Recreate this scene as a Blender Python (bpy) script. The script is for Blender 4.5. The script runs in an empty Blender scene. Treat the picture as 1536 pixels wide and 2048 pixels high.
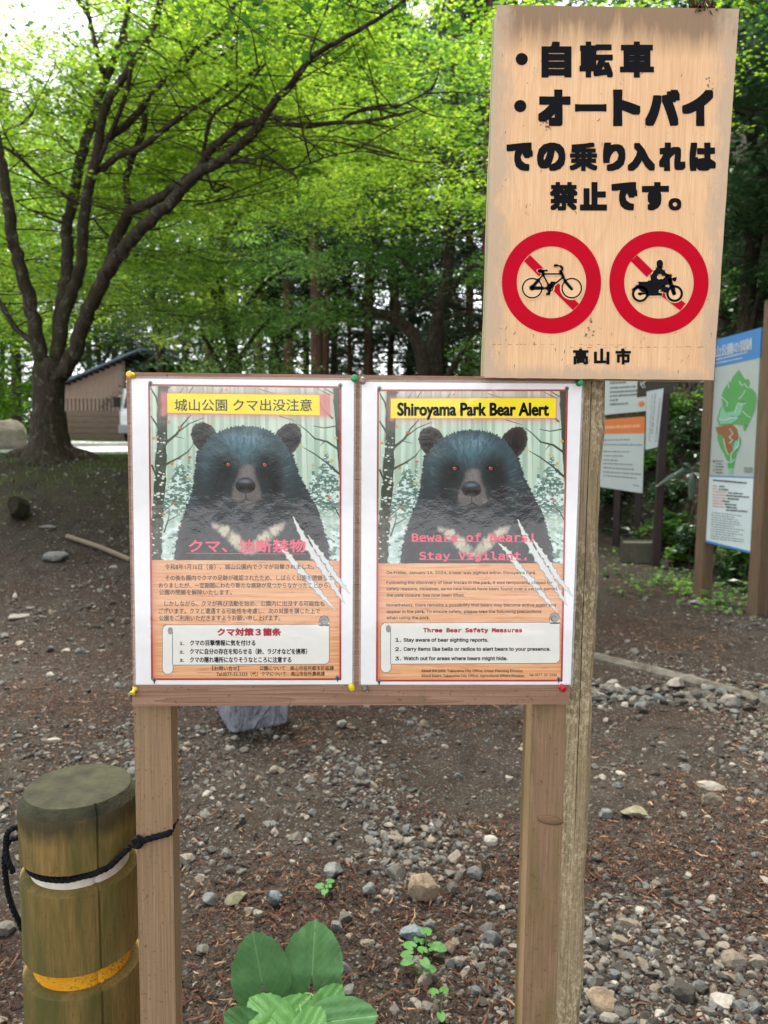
import bpy, bmesh, math, random
import numpy as np
from mathutils import Vector, Matrix

random.seed(5)
rng = np.random.default_rng(11)
scn = bpy.context.scene
COL = scn.collection
R = math.radians

# ------------------------------------------------------------------ camera
F_PX = 1500.0                                  # focal length in pixels of the 1536 x 2048 photograph
CAM = np.array([0.0045, -1.032, 1.35])
YAW, PITCH, ROLL = R(1.80), R(-5.52), R(0.626)
fw = np.array([math.sin(YAW)*math.cos(PITCH), math.cos(YAW)*math.cos(PITCH), math.sin(PITCH)])
rt = np.array([math.cos(YAW), -math.sin(YAW), 0.0])
up = np.cross(rt, fw)
CR = rt*math.cos(ROLL) + up*math.sin(ROLL)
CU = -rt*math.sin(ROLL) + up*math.cos(ROLL)
cd = bpy.data.cameras.new('camera')
cam = bpy.data.objects.new('camera', cd)
COL.objects.link(cam)
m = Matrix.Identity(4)
for i in range(3):
    m[i][0], m[i][1], m[i][2], m[i][3] = CR[i], CU[i], -fw[i], CAM[i]
cam.matrix_world = m
cd.sensor_fit = 'VERTICAL'
cd.sensor_height = 34.6
cd.sensor_width = 25.95
cd.lens = F_PX/2048*34.6
cd.clip_start = 0.05
cd.clip_end = 600
cd.dof.use_dof = True
cd.dof.focus_distance = 1.04
cd.dof.aperture_fstop = cd.lens/3.2           # a 3.2 mm wide phone aperture
scn.camera = cam

# ------------------------------------------------------------------ sky, sun, exposure
SUN_EL, SUN_AZ = R(62), R(-18)                 # azimuth from +y towards +x
w = bpy.data.worlds.new('World')
scn.world = w
w.use_nodes = True
nt = w.node_tree
bg = nt.nodes['Background']
sky = nt.nodes.new('ShaderNodeTexSky')
sky.sky_type = 'NISHITA'
sky.sun_disc = False
sky.sun_elevation = SUN_EL
sky.sun_rotation = SUN_AZ
sky.altitude = 600
sky.air_density = 1.0
sky.dust_density = 3.0
sky.ozone_density = 1.0
hs = nt.nodes.new('ShaderNodeHueSaturation')   # thin white overcast
hs.inputs['Saturation'].default_value = 0.22
nt.links.new(sky.outputs[0], hs.inputs['Color'])
nt.links.new(hs.outputs[0], bg.inputs['Color'])
bg.inputs['Strength'].default_value = 0.15
sd = bpy.data.lights.new('sun', 'SUN')
sd.energy = 3.0
sd.angle = R(12)
sd.color = (1.0, 0.95, 0.86)
sun = bpy.data.objects.new('sun', sd)
COL.objects.link(sun)
sdir = Vector((math.sin(SUN_AZ)*math.cos(SUN_EL), math.cos(SUN_AZ)*math.cos(SUN_EL), math.sin(SUN_EL)))
sun.rotation_euler = sdir.to_track_quat('Z', 'Y').to_euler()
sun.location = (0, 0, 30)
scn.view_settings.view_transform = 'Standard'
scn.view_settings.look = 'None'
scn.view_settings.gamma = 1
scn.view_settings.exposure = 1.92
cy = scn.cycles
cy.max_bounces = 7
cy.diffuse_bounces = 4
cy.glossy_bounces = 3
cy.transmission_bounces = 5
cy.transparent_max_bounces = 8
cy.caustics_reflective = False
cy.caustics_refractive = False
cy.use_denoising = True
try:
    cy.denoiser = 'OPENIMAGEDENOISE'
except Exception:
    pass

# ------------------------------------------------------------------ helpers: geometry
def rays(px, py):
    px = np.asarray(px, float); py = np.asarray(py, float)
    a = (px-768)/F_PX; b = -(py-1024)/F_PX
    return fw + a[..., None]*CR + b[..., None]*CU

def U(px, py, Y=0.0):
    """points of the plane y = Y"""
    d = rays(px, py)
    t = (Y-CAM[1])/d[..., 1]
    return CAM + d*t[..., None]

def UP(px, py, p0, n):
    """points of any plane through p0 with normal n"""
    d = rays(px, py)
    n = np.asarray(n, float)
    t = np.dot(np.asarray(p0, float)-CAM, n)/(d@n)
    return CAM + d*t[..., None]

def project(P):
    d = np.asarray(P)-CAM
    z = d@fw
    return 768+F_PX*(d@CR)/z, 1024-F_PX*(d@CU)/z, z

def S(a, b, t):
    t = np.clip((np.asarray(t, float)-a)/(b-a), 0, 1)
    return t*t*(3-2*t)

_tab = np.random.default_rng(3).random((256, 256))
def vnoise(x, y, seed=0):
    x = np.asarray(x, float)+seed*17.37; y = np.asarray(y, float)+seed*29.11
    xi = np.floor(x).astype(int); yi = np.floor(y).astype(int)
    fx = x-xi; fy = y-yi
    fx = fx*fx*(3-2*fx); fy = fy*fy*(3-2*fy)
    t = lambda i, j: _tab[i & 255, j & 255]
    return (t(xi, yi)*(1-fx)+t(xi+1, yi)*fx)*(1-fy)+(t(xi, yi+1)*(1-fx)+t(xi+1, yi+1)*fx)*fy

def fbm(x, y, seed=0, o=4):
    s = 0; a = .5
    for k in range(o):
        s = s+a*vnoise(x*2**k, y*2**k, seed+k); a *= .5
    return s/(1-.5**o)

def bank_edge(y):
    return np.interp(y, [-20, 5.5, 7.3, 9, 12, 16, 24, 60], [3.5, 3.35, 3.4, 3.45, 3.0, 2.6, 2.6, 4])

def H(x, y):
    """height of the ground"""
    x = np.asarray(x, float); y = np.asarray(y, float)
    left = 1-S(-0.3, 2.2, x)
    z = left*1.08*S(3.0, 7.9, y)+left*0.08*S(9, 18, y)
    z = z+(1-left)*1.0*S(8.5, 15, y)
    z = z+0.05*np.exp(-(((x+3.5)/.9)**2+((y-7.5)/.8)**2))          # root swell of the big tree
    b = x-bank_edge(y)
    bk = np.clip(b, 0, 9)
    z = z+S(0, .6, bk)*bk*1.25
    near = S(0.0, 1.5, y)
    z = z+(fbm(x*.7, y*.7, 2)-.5)*.10*near*(1-.6*S(6, 8, y))+(fbm(x*2.6, y*2.6, 5)-.5)*.045*S(-.5, .5, y)
    z = z+(fbm(x*1.2, y*1.2, 9)-.5)*.5*S(0.1, 1.0, bk)
    return z

def G(px, py):
    """point of the ground under a pixel"""
    d = rays(px, py)
    t = np.linspace(.4, 70, 9000)
    P = CAM+t[:, None]*d
    k = np.argmax(P[:, 2] < H(P[:, 0], P[:, 1]))
    return P[k]

def obj(name, me, mat=None, parent=None):
    o = bpy.data.objects.new(name, me)
    COL.objects.link(o)
    if mat is not None and me is not None and not me.materials:
        me.materials.append(mat)
    if parent is not None:
        o.parent = parent
        o.matrix_parent_inverse = parent.matrix_basis.inverted()
    return o

def tag(o, label=None, cat=None, group=None, kind=None):
    if label: o['label'] = label
    if cat: o['category'] = cat
    if group: o['group'] = group
    if kind: o['kind'] = kind
    return o

def thing(name, label, cat, loc=(0, 0, 0), group=None):
    o = obj(name, None)
    o.location = loc
    o.empty_display_size = .05
    return tag(o, label, cat, group)

def mk(name, V, faces, smooth=False):
    """mesh from a vertex array and a list of face arrays (n, k)"""
    me = bpy.data.meshes.new(name)
    V = np.asarray(V, np.float32)
    if isinstance(faces, np.ndarray): faces = [faces]
    faces = [np.asarray(f, np.int32) for f in faces if len(f)]
    nl = sum(f.size for f in faces); npol = sum(len(f) for f in faces)
    me.vertices.add(len(V)); me.vertices.foreach_set('co', V.ravel())
    me.loops.add(nl); me.polygons.add(npol)
    me.loops.foreach_set('vertex_index', np.concatenate([f.ravel() for f in faces]))
    tot = np.concatenate([np.full(len(f), f.shape[1], np.int32) for f in faces])
    st = np.concatenate([[0], np.cumsum(tot)[:-1]]).astype(np.int32)
    me.polygons.foreach_set('loop_start', st)
    me.update(calc_edges=True)
    me.validate()
    me.polygons.foreach_set('use_smooth', np.full(len(me.polygons), bool(smooth)))
    return me

class MB:
    """collects shapes for ONE mesh"""
    def __init__(s): s.V = []; s.F = {}; s.n = 0
    def add(s, V, faces):
        V = np.asarray(V, float).reshape(-1, 3)
        for f in faces:
            s.F.setdefault(len(f), []).append([i+s.n for i in f])
        s.V.append(V); s.n += len(V)
    def addk(s, V, Fk):
        V = np.asarray(V, float).reshape(-1, 3); Fk = np.asarray(Fk)
        s.F.setdefault(Fk.shape[1], []).extend((Fk+s.n).tolist())
        s.V.append(V); s.n += len(V)
    def poly(s, P): s.add(P, [list(range(len(P)))])
    def prism(s, A, B):
        """solid between two outlines of the same length"""
        n = len(A)
        s.add(np.vstack([A, B]), [list(range(n)), list(range(2*n-1, n-1, -1))]+[[i, n+i, n+(i+1) % n, (i+1) % n][::-1] for i in range(n)])
    def box(s, x0, x1, y0, y1, z0, z1):
        A = np.array([[x0, y0, z0], [x1, y0, z0], [x1, y0, z1], [x0, y0, z1]])
        B = A.copy(); B[:, 1] = y1
        s.prism(A, B)
    def tube(s, P, r, n=8, cap=True, rough=0):
        P = np.asarray(P, float); r = np.broadcast_to(np.asarray(r, float), (len(P),))
        T = np.gradient(P, axis=0); T /= np.linalg.norm(T, axis=1)[:, None]+1e-12
        a = np.array([0, 0, 1.]) if abs(T[0][2]) < .9 else np.array([1., 0, 0])
        u = np.cross(T[0], a); u /= np.linalg.norm(u)
        rings = []
        ang = np.arange(n)*2*math.pi/n
        for i in range(len(P)):
            u = u-T[i]*(u@T[i]); u /= np.linalg.norm(u)+1e-12
            v = np.cross(T[i], u)
            rr = r[i]*(1+rough*(rng.random(n)-.5)) if rough else r[i]
            rings.append(P[i]+(np.cos(ang)*rr)[:, None]*u+(np.sin(ang)*rr)[:, None]*v)
        V = np.vstack(rings); k = len(P)
        F = []
        for i in range(k-1):
            for j in range(n):
                F.append([i*n+j, i*n+(j+1) % n, (i+1)*n+(j+1) % n, (i+1)*n+j])
        base = s.n
        s.addk(V, F)
        if cap:
            s.F.setdefault(n, []).append([base+j for j in range(n)][::-1])
            s.F.setdefault(n, []).append([base+(k-1)*n+j for j in range(n)])
    def lathe(s, c, prof, n=24, wob=None):
        """prof: (radius, height) from bottom to top, closed at both ends"""
        ang = np.arange(n)*2*math.pi/n
        V = []
        for r, h in prof:
            rr = r*(1+(wob(ang, h) if wob else 0))
            V.append(np.stack([c[0]+rr*np.cos(ang), c[1]+rr*np.sin(ang), np.full(n, c[2]+h)], 1))
        V = np.vstack(V); k = len(prof); base = s.n
        s.addk(V, [[i*n+j, i*n+(j+1) % n, (i+1)*n+(j+1) % n, (i+1)*n+j] for i in range(k-1) for j in range(n)])
        s.F.setdefault(n, []).append([base+j for j in range(n)][::-1])
        s.F.setdefault(n, []).append([base+(k-1)*n+j for j in range(n)])
    def build(s, name, mat, parent=None, smooth=False, bevel=0):
        me = mk(name, np.vstack(s.V), [np.array(f) for f in s.F.values()], smooth)
        o = obj(name, me, mat, parent)
        if bevel:
            b = o.modifiers.new('bevel', 'BEVEL'); b.width = bevel; b.segments = 2; b.limit_method = 'ANGLE'
        return o

def spline(P, k=4):
    """Catmull-Rom through the rows of P"""
    P = np.asarray(P, float)
    Q = np.vstack([2*P[0]-P[1], P, 2*P[-1]-P[-2]])
    out = []
    for i in range(1, len(Q)-2):
        for t in np.arange(k)/k:
            a, b, c, d = Q[i-1:i+3]
            out.append(.5*(2*b+(c-a)*t+(2*a-5*b+4*c-d)*t*t+(3*b-a-3*c+d)*t**3))
    out.append(P[-1])
    return np.array(out)

# ------------------------------------------------------------------ helpers: materials
def lin(c):
    c = np.asarray(c, float)/255
    return tuple(np.where(c <= .04045, c/12.92, ((c+.055)/1.055)**2.4))

def new_mat(name):
    mt = bpy.data.materials.new(name); mt.use_nodes = True
    nt = mt.node_tree; nt.nodes.clear()
    out = nt.nodes.new('ShaderNodeOutputMaterial')
    return mt, nt, out

def nd(nt, typ, ins=None, **props):
    n = nt.nodes.new('ShaderNode'+typ)
    for k, v in props.items(): setattr(n, k, v)
    for k, v in (ins or {}).items():
        s = n.inputs[k]
        if isinstance(v, bpy.types.NodeSocket): nt.links.new(v, s)
        elif isinstance(v, tuple) and len(v) == 3 and s.type == 'RGBA': s.default_value = (*v, 1)
        else: s.default_value = v
    return n

def ramp(nt, fac, stops):
    n = nt.nodes.new('ShaderNodeValToRGB')
    e = n.color_ramp.elements
    while len(e) < len(stops): e.new(.5)
    for i, (p, c) in enumerate(stops):
        e[i].position = p; e[i].color = (*c, 1) if len(c) == 3 else c
    nt.links.new(fac, n.inputs[0])
    return n.outputs[0]

def mixc(nt, f, a, b, mode='MIX'):
    n = nt.nodes.new('ShaderNodeMix'); n.data_type = 'RGBA'; n.blend_type = mode
    for s, v in ((n.inputs['Factor'], f), (n.inputs['A'], a), (n.inputs['B'], b)):
        pass
    ins = [i for i in n.inputs if i.enabled]
    for s, v in zip(ins, (f, a, b)):
        if isinstance(v, bpy.types.NodeSocket): nt.links.new(v, s)
        elif isinstance(v, tuple): s.default_value = (*v, 1)
        else: s.default_value = v
    return [o for o in n.outputs if o.enabled][0]

def pos(nt, scale=(1, 1, 1), rot=(0, 0, 0)):
    g = nd(nt, 'NewGeometry')
    mp = nd(nt, 'Mapping', {'Vector': g.outputs['Position'], 'Scale': scale, 'Rotation': rot})
    return mp.outputs[0]

def noise(nt, vec, scale, detail=4, rough=.55, dist=0):
    return nd(nt, 'TexNoise', {'Vector': vec, 'Scale': scale, 'Detail': detail, 'Roughness': rough, 'Distortion': dist}).outputs['Fac']

def finish(nt, out, col, rough=.6, bump=None, bstr=.3, bdist=.01, spec=.4, coat=0, extra=None):
    p = nd(nt, 'BsdfPrincipled', {'Base Color': col, 'Roughness': rough, 'Specular IOR Level': spec})
    if coat: p.inputs['Coat Weight'].default_value = coat
    if bump is not None:
        b = nd(nt, 'Bump', {'Height': bump, 'Strength': bstr, 'Distance': bdist})
        nt.links.new(b.outputs[0], p.inputs['Normal'])
    for k, v in (extra or {}).items(): p.inputs[k].default_value = v
    nt.links.new(p.outputs[0], out.inputs[0])
    return p

def plain(name, col, rough=.5, spec=.4, var=.15, scale=40, metallic=0, bump=.15):
    mt, nt, out = new_mat(name)
    v = pos(nt)
    n = noise(nt, v, scale, 5)
    c = ramp(nt, n, [(.25, tuple(x*(1-var) for x in col)), (.75, tuple(min(1, x*(1+var)) for x in col))])
    finish(nt, out, c, rough, n, bump, .002, spec, extra={'Metallic': metallic})
    return mt

def wood(name, c1, c2, axis='z', scale=1.0, kf_=.012, moss=None, moss_lo=.52, moss_hi=.7, streak=.6, dark=None, rough=.75, bstr=.35, flake=None):
    """weathered timber: growth rings drawn out along one axis, knots, cracks, algae"""
    mt, nt, out = new_mat(name)
    k = {'z': (1, 1, .045), 'x': (.045, 1, 1), 'y': (1, .045, 1)}[axis]
    kf = {'z': (1, 1, kf_), 'x': (kf_, 1, 1), 'y': (1, kf_, 1)}[axis]
    v = pos(nt, tuple(a*scale for a in k)); vf = pos(nt, tuple(a*scale for a in kf))
    big = noise(nt, v, 22, 3, .5, .6)
    ring = nd(nt, 'MapRange', {'Value': nd(nt, 'Math', {0: nd(nt, 'Math', {0: big, 1: 14.0}, operation='MULTIPLY').outputs[0]}, operation='FRACT').outputs[0]}).outputs[0]
    fine = noise(nt, vf, 420, 3, .6)
    f = nd(nt, 'Math', {0: nd(nt, 'Math', {0: ring, 1: .45*streak}, operation='MULTIPLY').outputs[0],
                        1: nd(nt, 'Math', {0: fine, 1: 1-.45*streak}, operation='MULTIPLY').outputs[0]}, operation='ADD').outputs[0]
    col = ramp(nt, f, [(.2, c1), (.72, c2)])
    vs = pos(nt, (1, 1, 1))
    spots = noise(nt, vs, 160, 4, .7)
    col = mixc(nt, ramp(nt, spots, [(.60, (0, 0, 0)), (.74, (1, 1, 1))]), col, tuple(x*.45 for x in c1))
    if dark is not None:
        pt = noise(nt, pos(nt, (1, 1, .35)), 7, 4, .6)
        col = mixc(nt, ramp(nt, pt, [(.5, (0, 0, 0)), (.75, (.8, .8, .8))]), col, dark)
    if moss is not None:
        ms = noise(nt, pos(nt, (1, 1, .28), (0, 0, .6)), 11, 5, .62, .4)
        col = mixc(nt, ramp(nt, ms, [(moss_lo, (0, 0, 0)), (moss_hi, (.85, .85, .85))]), col, moss)
    if flake is not None:
        fl = noise(nt, pos(nt, (1, 1, .6)), 210, 6, .8)
        msk = noise(nt, pos(nt, (1, 1, .4)), 9, 3)
        ff = nd(nt, 'Math', {0: ramp(nt, fl, [(.50, (0, 0, 0)), (.58, (.95, .95, .95))]), 1: ramp(nt, msk, [(.4, (.1, .1, .1)), (.62, (1, 1, 1))])}, operation='MULTIPLY').outputs[0]
        col = mixc(nt, ff, col, flake)
    h = nd(nt, 'Math', {0: f, 1: spots}, operation='ADD').outputs[0]
    finish(nt, out, col, rough, h, bstr, .0015, .25)
    return mt

def leaf_mat(name, stops, trans=.5, tcol=None, gloss=.05, rough=.35):
    """thin leaves: part of the light is thrown back, part shines through; colour differs leaf by leaf"""
    mt, nt, out = new_mat(name)
    g = nd(nt, 'NewGeometry')
    rnd = g.outputs['Random Per Island']
    vs = nd(nt, 'MapRange', {'Value': noise(nt, pos(nt), 1.3, 3), 1: .34, 2: .66, 3: 0.0, 4: 1.0}).outputs[0]
    f = nd(nt, 'Math', {0: nd(nt, 'Math', {0: rnd, 1: .55}, operation='MULTIPLY').outputs[0],
                        1: nd(nt, 'Math', {0: vs, 1: .45}, operation='MULTIPLY').outputs[0]}, operation='ADD').outputs[0]
    c = ramp(nt, f, stops)
    tc = mixc(nt, 1.0, c, tcol or (1, 1, 1), 'MULTIPLY')
    d = nd(nt, 'BsdfDiffuse', {'Color': c}); t = nd(nt, 'BsdfTranslucent', {'Color': tc})
    mx = nd(nt, 'MixShader', {0: trans}); nt.links.new(d.outputs[0], mx.inputs[1]); nt.links.new(t.outputs[0], mx.inputs[2])
    gl = nd(nt, 'BsdfGlossy', {'Color': (.8, .85, .8), 'Roughness': rough})
    m2 = nd(nt, 'MixShader', {0: gloss}); nt.links.new(mx.outputs[0], m2.inputs[1]); nt.links.new(gl.outputs[0], m2.inputs[2])
    nt.links.new(m2.outputs[0], out.inputs[0])
    return mt

def bark(name, c1, c2, lichen=None, vscale=.35, moss=None):
    mt, nt, out = new_mat(name)
    n1 = noise(nt, pos(nt, (1, 1, vscale)), 26, 6, .65)
    n2 = noise(nt, pos(nt), 5, 3)
    col = ramp(nt, n1, [(.3, c1), (.7, c2)])
    if lichen:
        l = noise(nt, pos(nt), 11, 5, .7)
        col = mixc(nt, ramp(nt, l, [(.55, (0, 0, 0)), (.66, (.75, .75, .75))]), col, lichen)
    if moss:
        l = noise(nt, pos(nt, (1, 1, .5)), 3.2, 5, .65)
        col = mixc(nt, ramp(nt, l, [(.47, (0, 0, 0)), (.62, (.8, .8, .8))]), col, moss)
    finish(nt, out, col, .9, n1, .7, .03, .15)
    return mt

def film_bump(nt):
    """the slightly rippled skin of a laminating pouch"""
    v = pos(nt)
    a = noise(nt, v, 28, 3, .5); b = noise(nt, v, 420, 2, .5)
    return nd(nt, 'Math', {0: a, 1: nd(nt, 'Math', {0: b, 1: .10}, operation='MULTIPLY').outputs[0]}, operation='ADD').outputs[0]

def printed(name, col=None, attr=False, coat=1.0):
    """ink on paper under a clear glossy film"""
    mt, nt, out = new_mat(name)
    if attr: c = nd(nt, 'Attribute', attribute_name='ink').outputs['Color']
    else:
        n = noise(nt, pos(nt), 60, 3)
        c = ramp(nt, n, [(.3, tuple(x*.97 for x in col)), (.7, tuple(min(1, x*1.02) for x in col))])
    p = nd(nt, 'BsdfPrincipled', {'Base Color': c, 'Roughness': .6, 'Specular IOR Level': .2, 'Coat Weight': coat, 'Coat Roughness': .05, 'Coat IOR': 1.66})
    b = nd(nt, 'Bump', {'Height': film_bump(nt), 'Strength': .5, 'Distance': .0012})
    nt.links.new(b.outputs[0], p.inputs['Coat Normal'])
    nt.links.new(p.outputs[0], out.inputs[0])
    return mt

# ------------------------------------------------------------------ helpers: flat print, traced on a plane
class Flat:
    """ink shapes laid on one plane; P(px, py) gives the plane's points"""
    def __init__(s, P): s.P = P; s.mb = MB()
    def poly(s, pts):
        a = np.asarray(pts, float); s.mb.poly(s.P(a[:, 0], a[:, 1]))
    def rect(s, x0, y0, x1, y1): s.poly([(x0, y1), (x1, y1), (x1, y0), (x0, y0)])
    def disc(s, x, y, r, n=28, ry=None):
        a = -np.arange(n)*2*math.pi/n
        s.poly(np.stack([x+r*np.cos(a), y+(ry or r)*np.sin(a)], 1))
    def ring(s, x, y, ro, ri, n=64, k=1.0):
        a = -np.arange(n)*2*math.pi/n
        X = np.concatenate([x+ro*np.cos(a), x+ri*np.cos(a)]); Y = np.concatenate([y+ro*k*np.sin(a), y+ri*k*np.sin(a)])
        s.mb.addk(s.P(X, Y), [[i, (i+1) % n, n+(i+1) % n, n+i] for i in range(n)])
    def line(s, pts, wd, rnd=True):
        pts = np.asarray(pts, float)
        wd = np.broadcast_to(np.asarray(wd, float), (len(pts),))
        for i in range(len(pts)-1):
            a, b = pts[i], pts[i+1]; d = b-a; d = d/(np.linalg.norm(d)+1e-9); n = np.array([-d[1], d[0]])
            s.poly([a+n*wd[i]/2, b+n*wd[i+1]/2, b-n*wd[i+1]/2, a-n*wd[i]/2])
        if rnd:
            for p, q in zip(pts, wd): s.disc(p[0], p[1], q/2, 10)
    def glyphs(s, txt, x0, x1, yc, h=None, y0=None, y1=None, bold=0, latin=False, slant=0, square=False, font=None):
        """set a text between x0 and x1; bold = extra stroke width in px"""
        V, T = glyph_mesh(txt, font)
        a0, a1 = V[:, 0].min(), V[:, 0].max()
        if y0 is not None:
            b0, b1 = V[:, 1].min(), V[:, 1].max()
            e = bold/2
            X = (x0+e)+(V[:, 0]-a0)/(a1-a0)*(x1-x0-2*e); Y = (y1-e)-(V[:, 1]-b0)/(b1-b0)*(y1-y0-2*e)
        else:
            k = h/(.73 if latin else .88)
            X = x0+(V[:, 0]-a0)/(a1-a0)*(x1-x0); Y = yc-(V[:, 1]-.36)*k
        X = X-slant*(Y-yc if yc else 0)
        offs = [(0, 0)]
        if bold:
            if square:
                g = (-1, -.5, 0, .5, 1)
                offs += [(bold/2*a, bold/2*b) for a in g for b in g if max(abs(a), abs(b)) == 1]
            else:
                nn = 8 if bold < 3 else 12
                offs += [(bold/2*math.cos(i*2*math.pi/nn), bold/2*math.sin(i*2*math.pi/nn)) for i in range(nn)]
        for i, (dx, dy) in enumerate(offs):
            Q = s.P(X+dx, Y+dy)
            Q[:, 1] -= 4e-6*i
            s.mb.addk(Q, T)
    def build(s, name, mat, parent): return s.mb.build(name, mat, parent)

def own_font(fname):
    """one of the typefaces that ship inside Blender itself"""
    try: return bpy.data.fonts.load(bpy.utils.system_resource('DATAFILES')+'/fonts/'+fname)
    except Exception: return None
SANS, MONO = own_font('Inter.woff2'), own_font('DejaVuSansMono.woff2')
_gc = {}
def glyph_mesh(txt, font=None):
    font = None if font == 'plain' or not txt.isascii() else font or SANS
    if (txt, font) in _gc: return _gc[(txt, font)]
    cu = bpy.data.curves.new('lettering', 'FONT')
    cu.body = txt; cu.size = 1; cu.resolution_u = 3
    if font is not None: cu.font = font
    o = bpy.data.objects.new('lettering', cu)
    COL.objects.link(o)
    dg = bpy.context.evaluated_depsgraph_get()
    me = o.evaluated_get(dg).to_mesh()
    me.calc_loop_triangles()
    V = np.empty(len(me.vertices)*3); me.vertices.foreach_get('co', V)
    T = np.empty(len(me.loop_triangles)*3, np.int32); me.loop_triangles.foreach_get('vertices', T)
    o.evaluated_get(dg).to_mesh_clear()
    bpy.data.objects.remove(o); bpy.data.curves.remove(cu)
    _gc[(txt, font)] = (V.reshape(-1, 3)[:, :2], T.reshape(-1, 3))
    return _gc[(txt, font)]

# ================================================================== THE SETTING
def graded(stops):
    out = []
    for a, b, st in stops: out += list(np.arange(a, b, st))
    return np.array(out+[stops[-1][1]])
gx = graded([(-60, -12, 3), (-12, -5, .4), (-5, -1.5, .12), (-1.5, 2, .05), (2, 5, .12), (5, 14, .4), (14, 60, 3)])
gy = graded([(-40, -4, 3), (-4, 0, .4), (0, 3, .05), (3, 9, .12), (9, 20, .4), (20, 70, 2.5)])
XX, YY = np.meshgrid(gx, gy)
ZZ = H(XX, YY)
nx, ny = len(gx), len(gy)
V = np.stack([XX.ravel(), YY.ravel(), ZZ.ravel()], 1)
ii = (np.arange(ny-1)[:, None]*nx+np.arange(nx-1)[None, :]).ravel()
ground_me = mk('ground', V, np.stack([ii, ii+1, ii+nx+1, ii+nx], 1), True)

def ground_mat():
    mt, nt, out = new_mat('forest_floor')
    v = pos(nt)
    big = noise(nt, v, .9, 5, .6); mid = noise(nt, v, 7, 5, .65); fin = noise(nt, v, 90, 4, .7)
    dirt = ramp(nt, mid, [(.3, lin((42, 37, 32))), (.7, lin((74, 67, 60)))])
    litter = ramp(nt, fin, [(.3, lin((38, 29, 24))), (.7, lin((70, 53, 44)))])
    col = mixc(nt, ramp(nt, big, [(.47, (0, 0, 0)), (.58, (.8, .8, .8))]), dirt, litter)
    vor = nd(nt, 'TexVoronoi', {'Vector': v, 'Scale': 150.0, 'Randomness': 1.0})
    gsel = nd(nt, 'SeparateColor', {0: vor.outputs['Color']})
    gcol = ramp(nt, gsel.outputs[0], [(.35, lin((48, 45, 42))), (.8, lin((78, 74, 70))), (1, lin((112, 108, 104)))])
    gm = nd(nt, 'Math', {0: gsel.outputs[1], 1: .70}, operation='GREATER_THAN')
    col = mixc(nt, gm.outputs[0], col, gcol)
    # moss on the swell under the big tree and along the foot of the bank
    xyz = nd(nt, 'SeparateXYZ', {0: v})
    mx = nd(nt, 'MapRange', {'Value': xyz.outputs[0], 1: -.6, 2: -1.8, 3: 0.0, 4: 1.0}).outputs[0]
    my = nd(nt, 'MapRange', {'Value': xyz.outputs[1], 1: 5.4, 2: 7.2, 3: 0.0, 4: 1.0}).outputs[0]
    ms = noise(nt, v, 2.6, 5, .65)
    mm = nd(nt, 'Math', {0: nd(nt, 'Math', {0: mx, 1: my}, operation='MULTIPLY').outputs[0], 1: ramp(nt, ms, [(.40, (0, 0, 0)), (.6, (.8, .8, .8))])}, operation='MULTIPLY').outputs[0]
    mosscol = ramp(nt, fin, [(.3, lin((52, 58, 28))), (.7, lin((92, 96, 50)))])
    col = mixc(nt, mm, col, mosscol)
    h = nd(nt, 'Math', {0: fin, 1: nd(nt, 'Math', {0: vor.outputs['Distance'], 1: -.8}, operation='MULTIPLY').outputs[0]}, operation='ADD').outputs[0]
    h2 = nd(nt, 'Math', {0: h, 1: mid}, operation='ADD').outputs[0]
    finish(nt, out, mixc(nt, 1.0, col, (.92, .91, .89), 'MULTIPLY'), .95, h2, .8, .012, .1)
    return mt
M_ground = ground_mat()
tag(obj('ground', ground_me, M_ground), kind='structure')

# pale gravel road on the level ground behind the big tree
rx = np.linspace(-26, 1.2, 80); ry = np.linspace(9.4, 23.5, 40)
RX, RY = np.meshgrid(rx, ry)
RY2 = RY+.35*np.sin(RX*.35)
V = np.stack([RX.ravel(), RY2.ravel(), (H(RX, RY2)+.03).ravel()], 1)
n = 80
ii = (np.arange(39)[:, None]*n+np.arange(n-1)[None, :]).ravel()
mt, nt, out = new_mat('pale_gravel')
v = pos(nt); n1 = noise(nt, v, 60, 4, .7); n2 = noise(nt, v, 1.2, 4)
c = mixc(nt, .5, ramp(nt, n1, [(.3, lin((150, 147, 150))), (.7, lin((205, 203, 208)))]), ramp(nt, n2, [(.3, lin((160, 158, 160))), (.7, lin((212, 210, 214)))]))
finish(nt, out, c, .95, n1, .6, .02, .1)
tag(obj('road', mk('road', V, np.stack([ii, ii+1, ii+n+1, ii+n], 1), True), mt), kind='structure')

# unseen pale gravel sheet behind the viewer, added to throw glare onto the laminated posters
fx = np.linspace(-30, 30, 90); fy = np.linspace(0, 1, 24)
FX, FT = np.meshgrid(fx, fy)
edge = -4.2+.8*(fbm(FX*.4, FX*0+3, 44, 3)-.5)
FY = edge+(-12.5+1.2*(fbm(FX*.3, FX*0+8, 47, 3)-.5)-edge)*FT
V = np.stack([FX.ravel(), FY.ravel(), (H(FX, FY)+.035).ravel()], 1)
ii = (np.arange(23)[:, None]*90+np.arange(89)[None, :]).ravel()
tag(obj('added_glare_gravel', mk('added_glare_gravel', V, np.stack([ii, ii+90, ii+91, ii+1], 1), True), bpy.data.materials['pale_gravel']), kind='structure')

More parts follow.
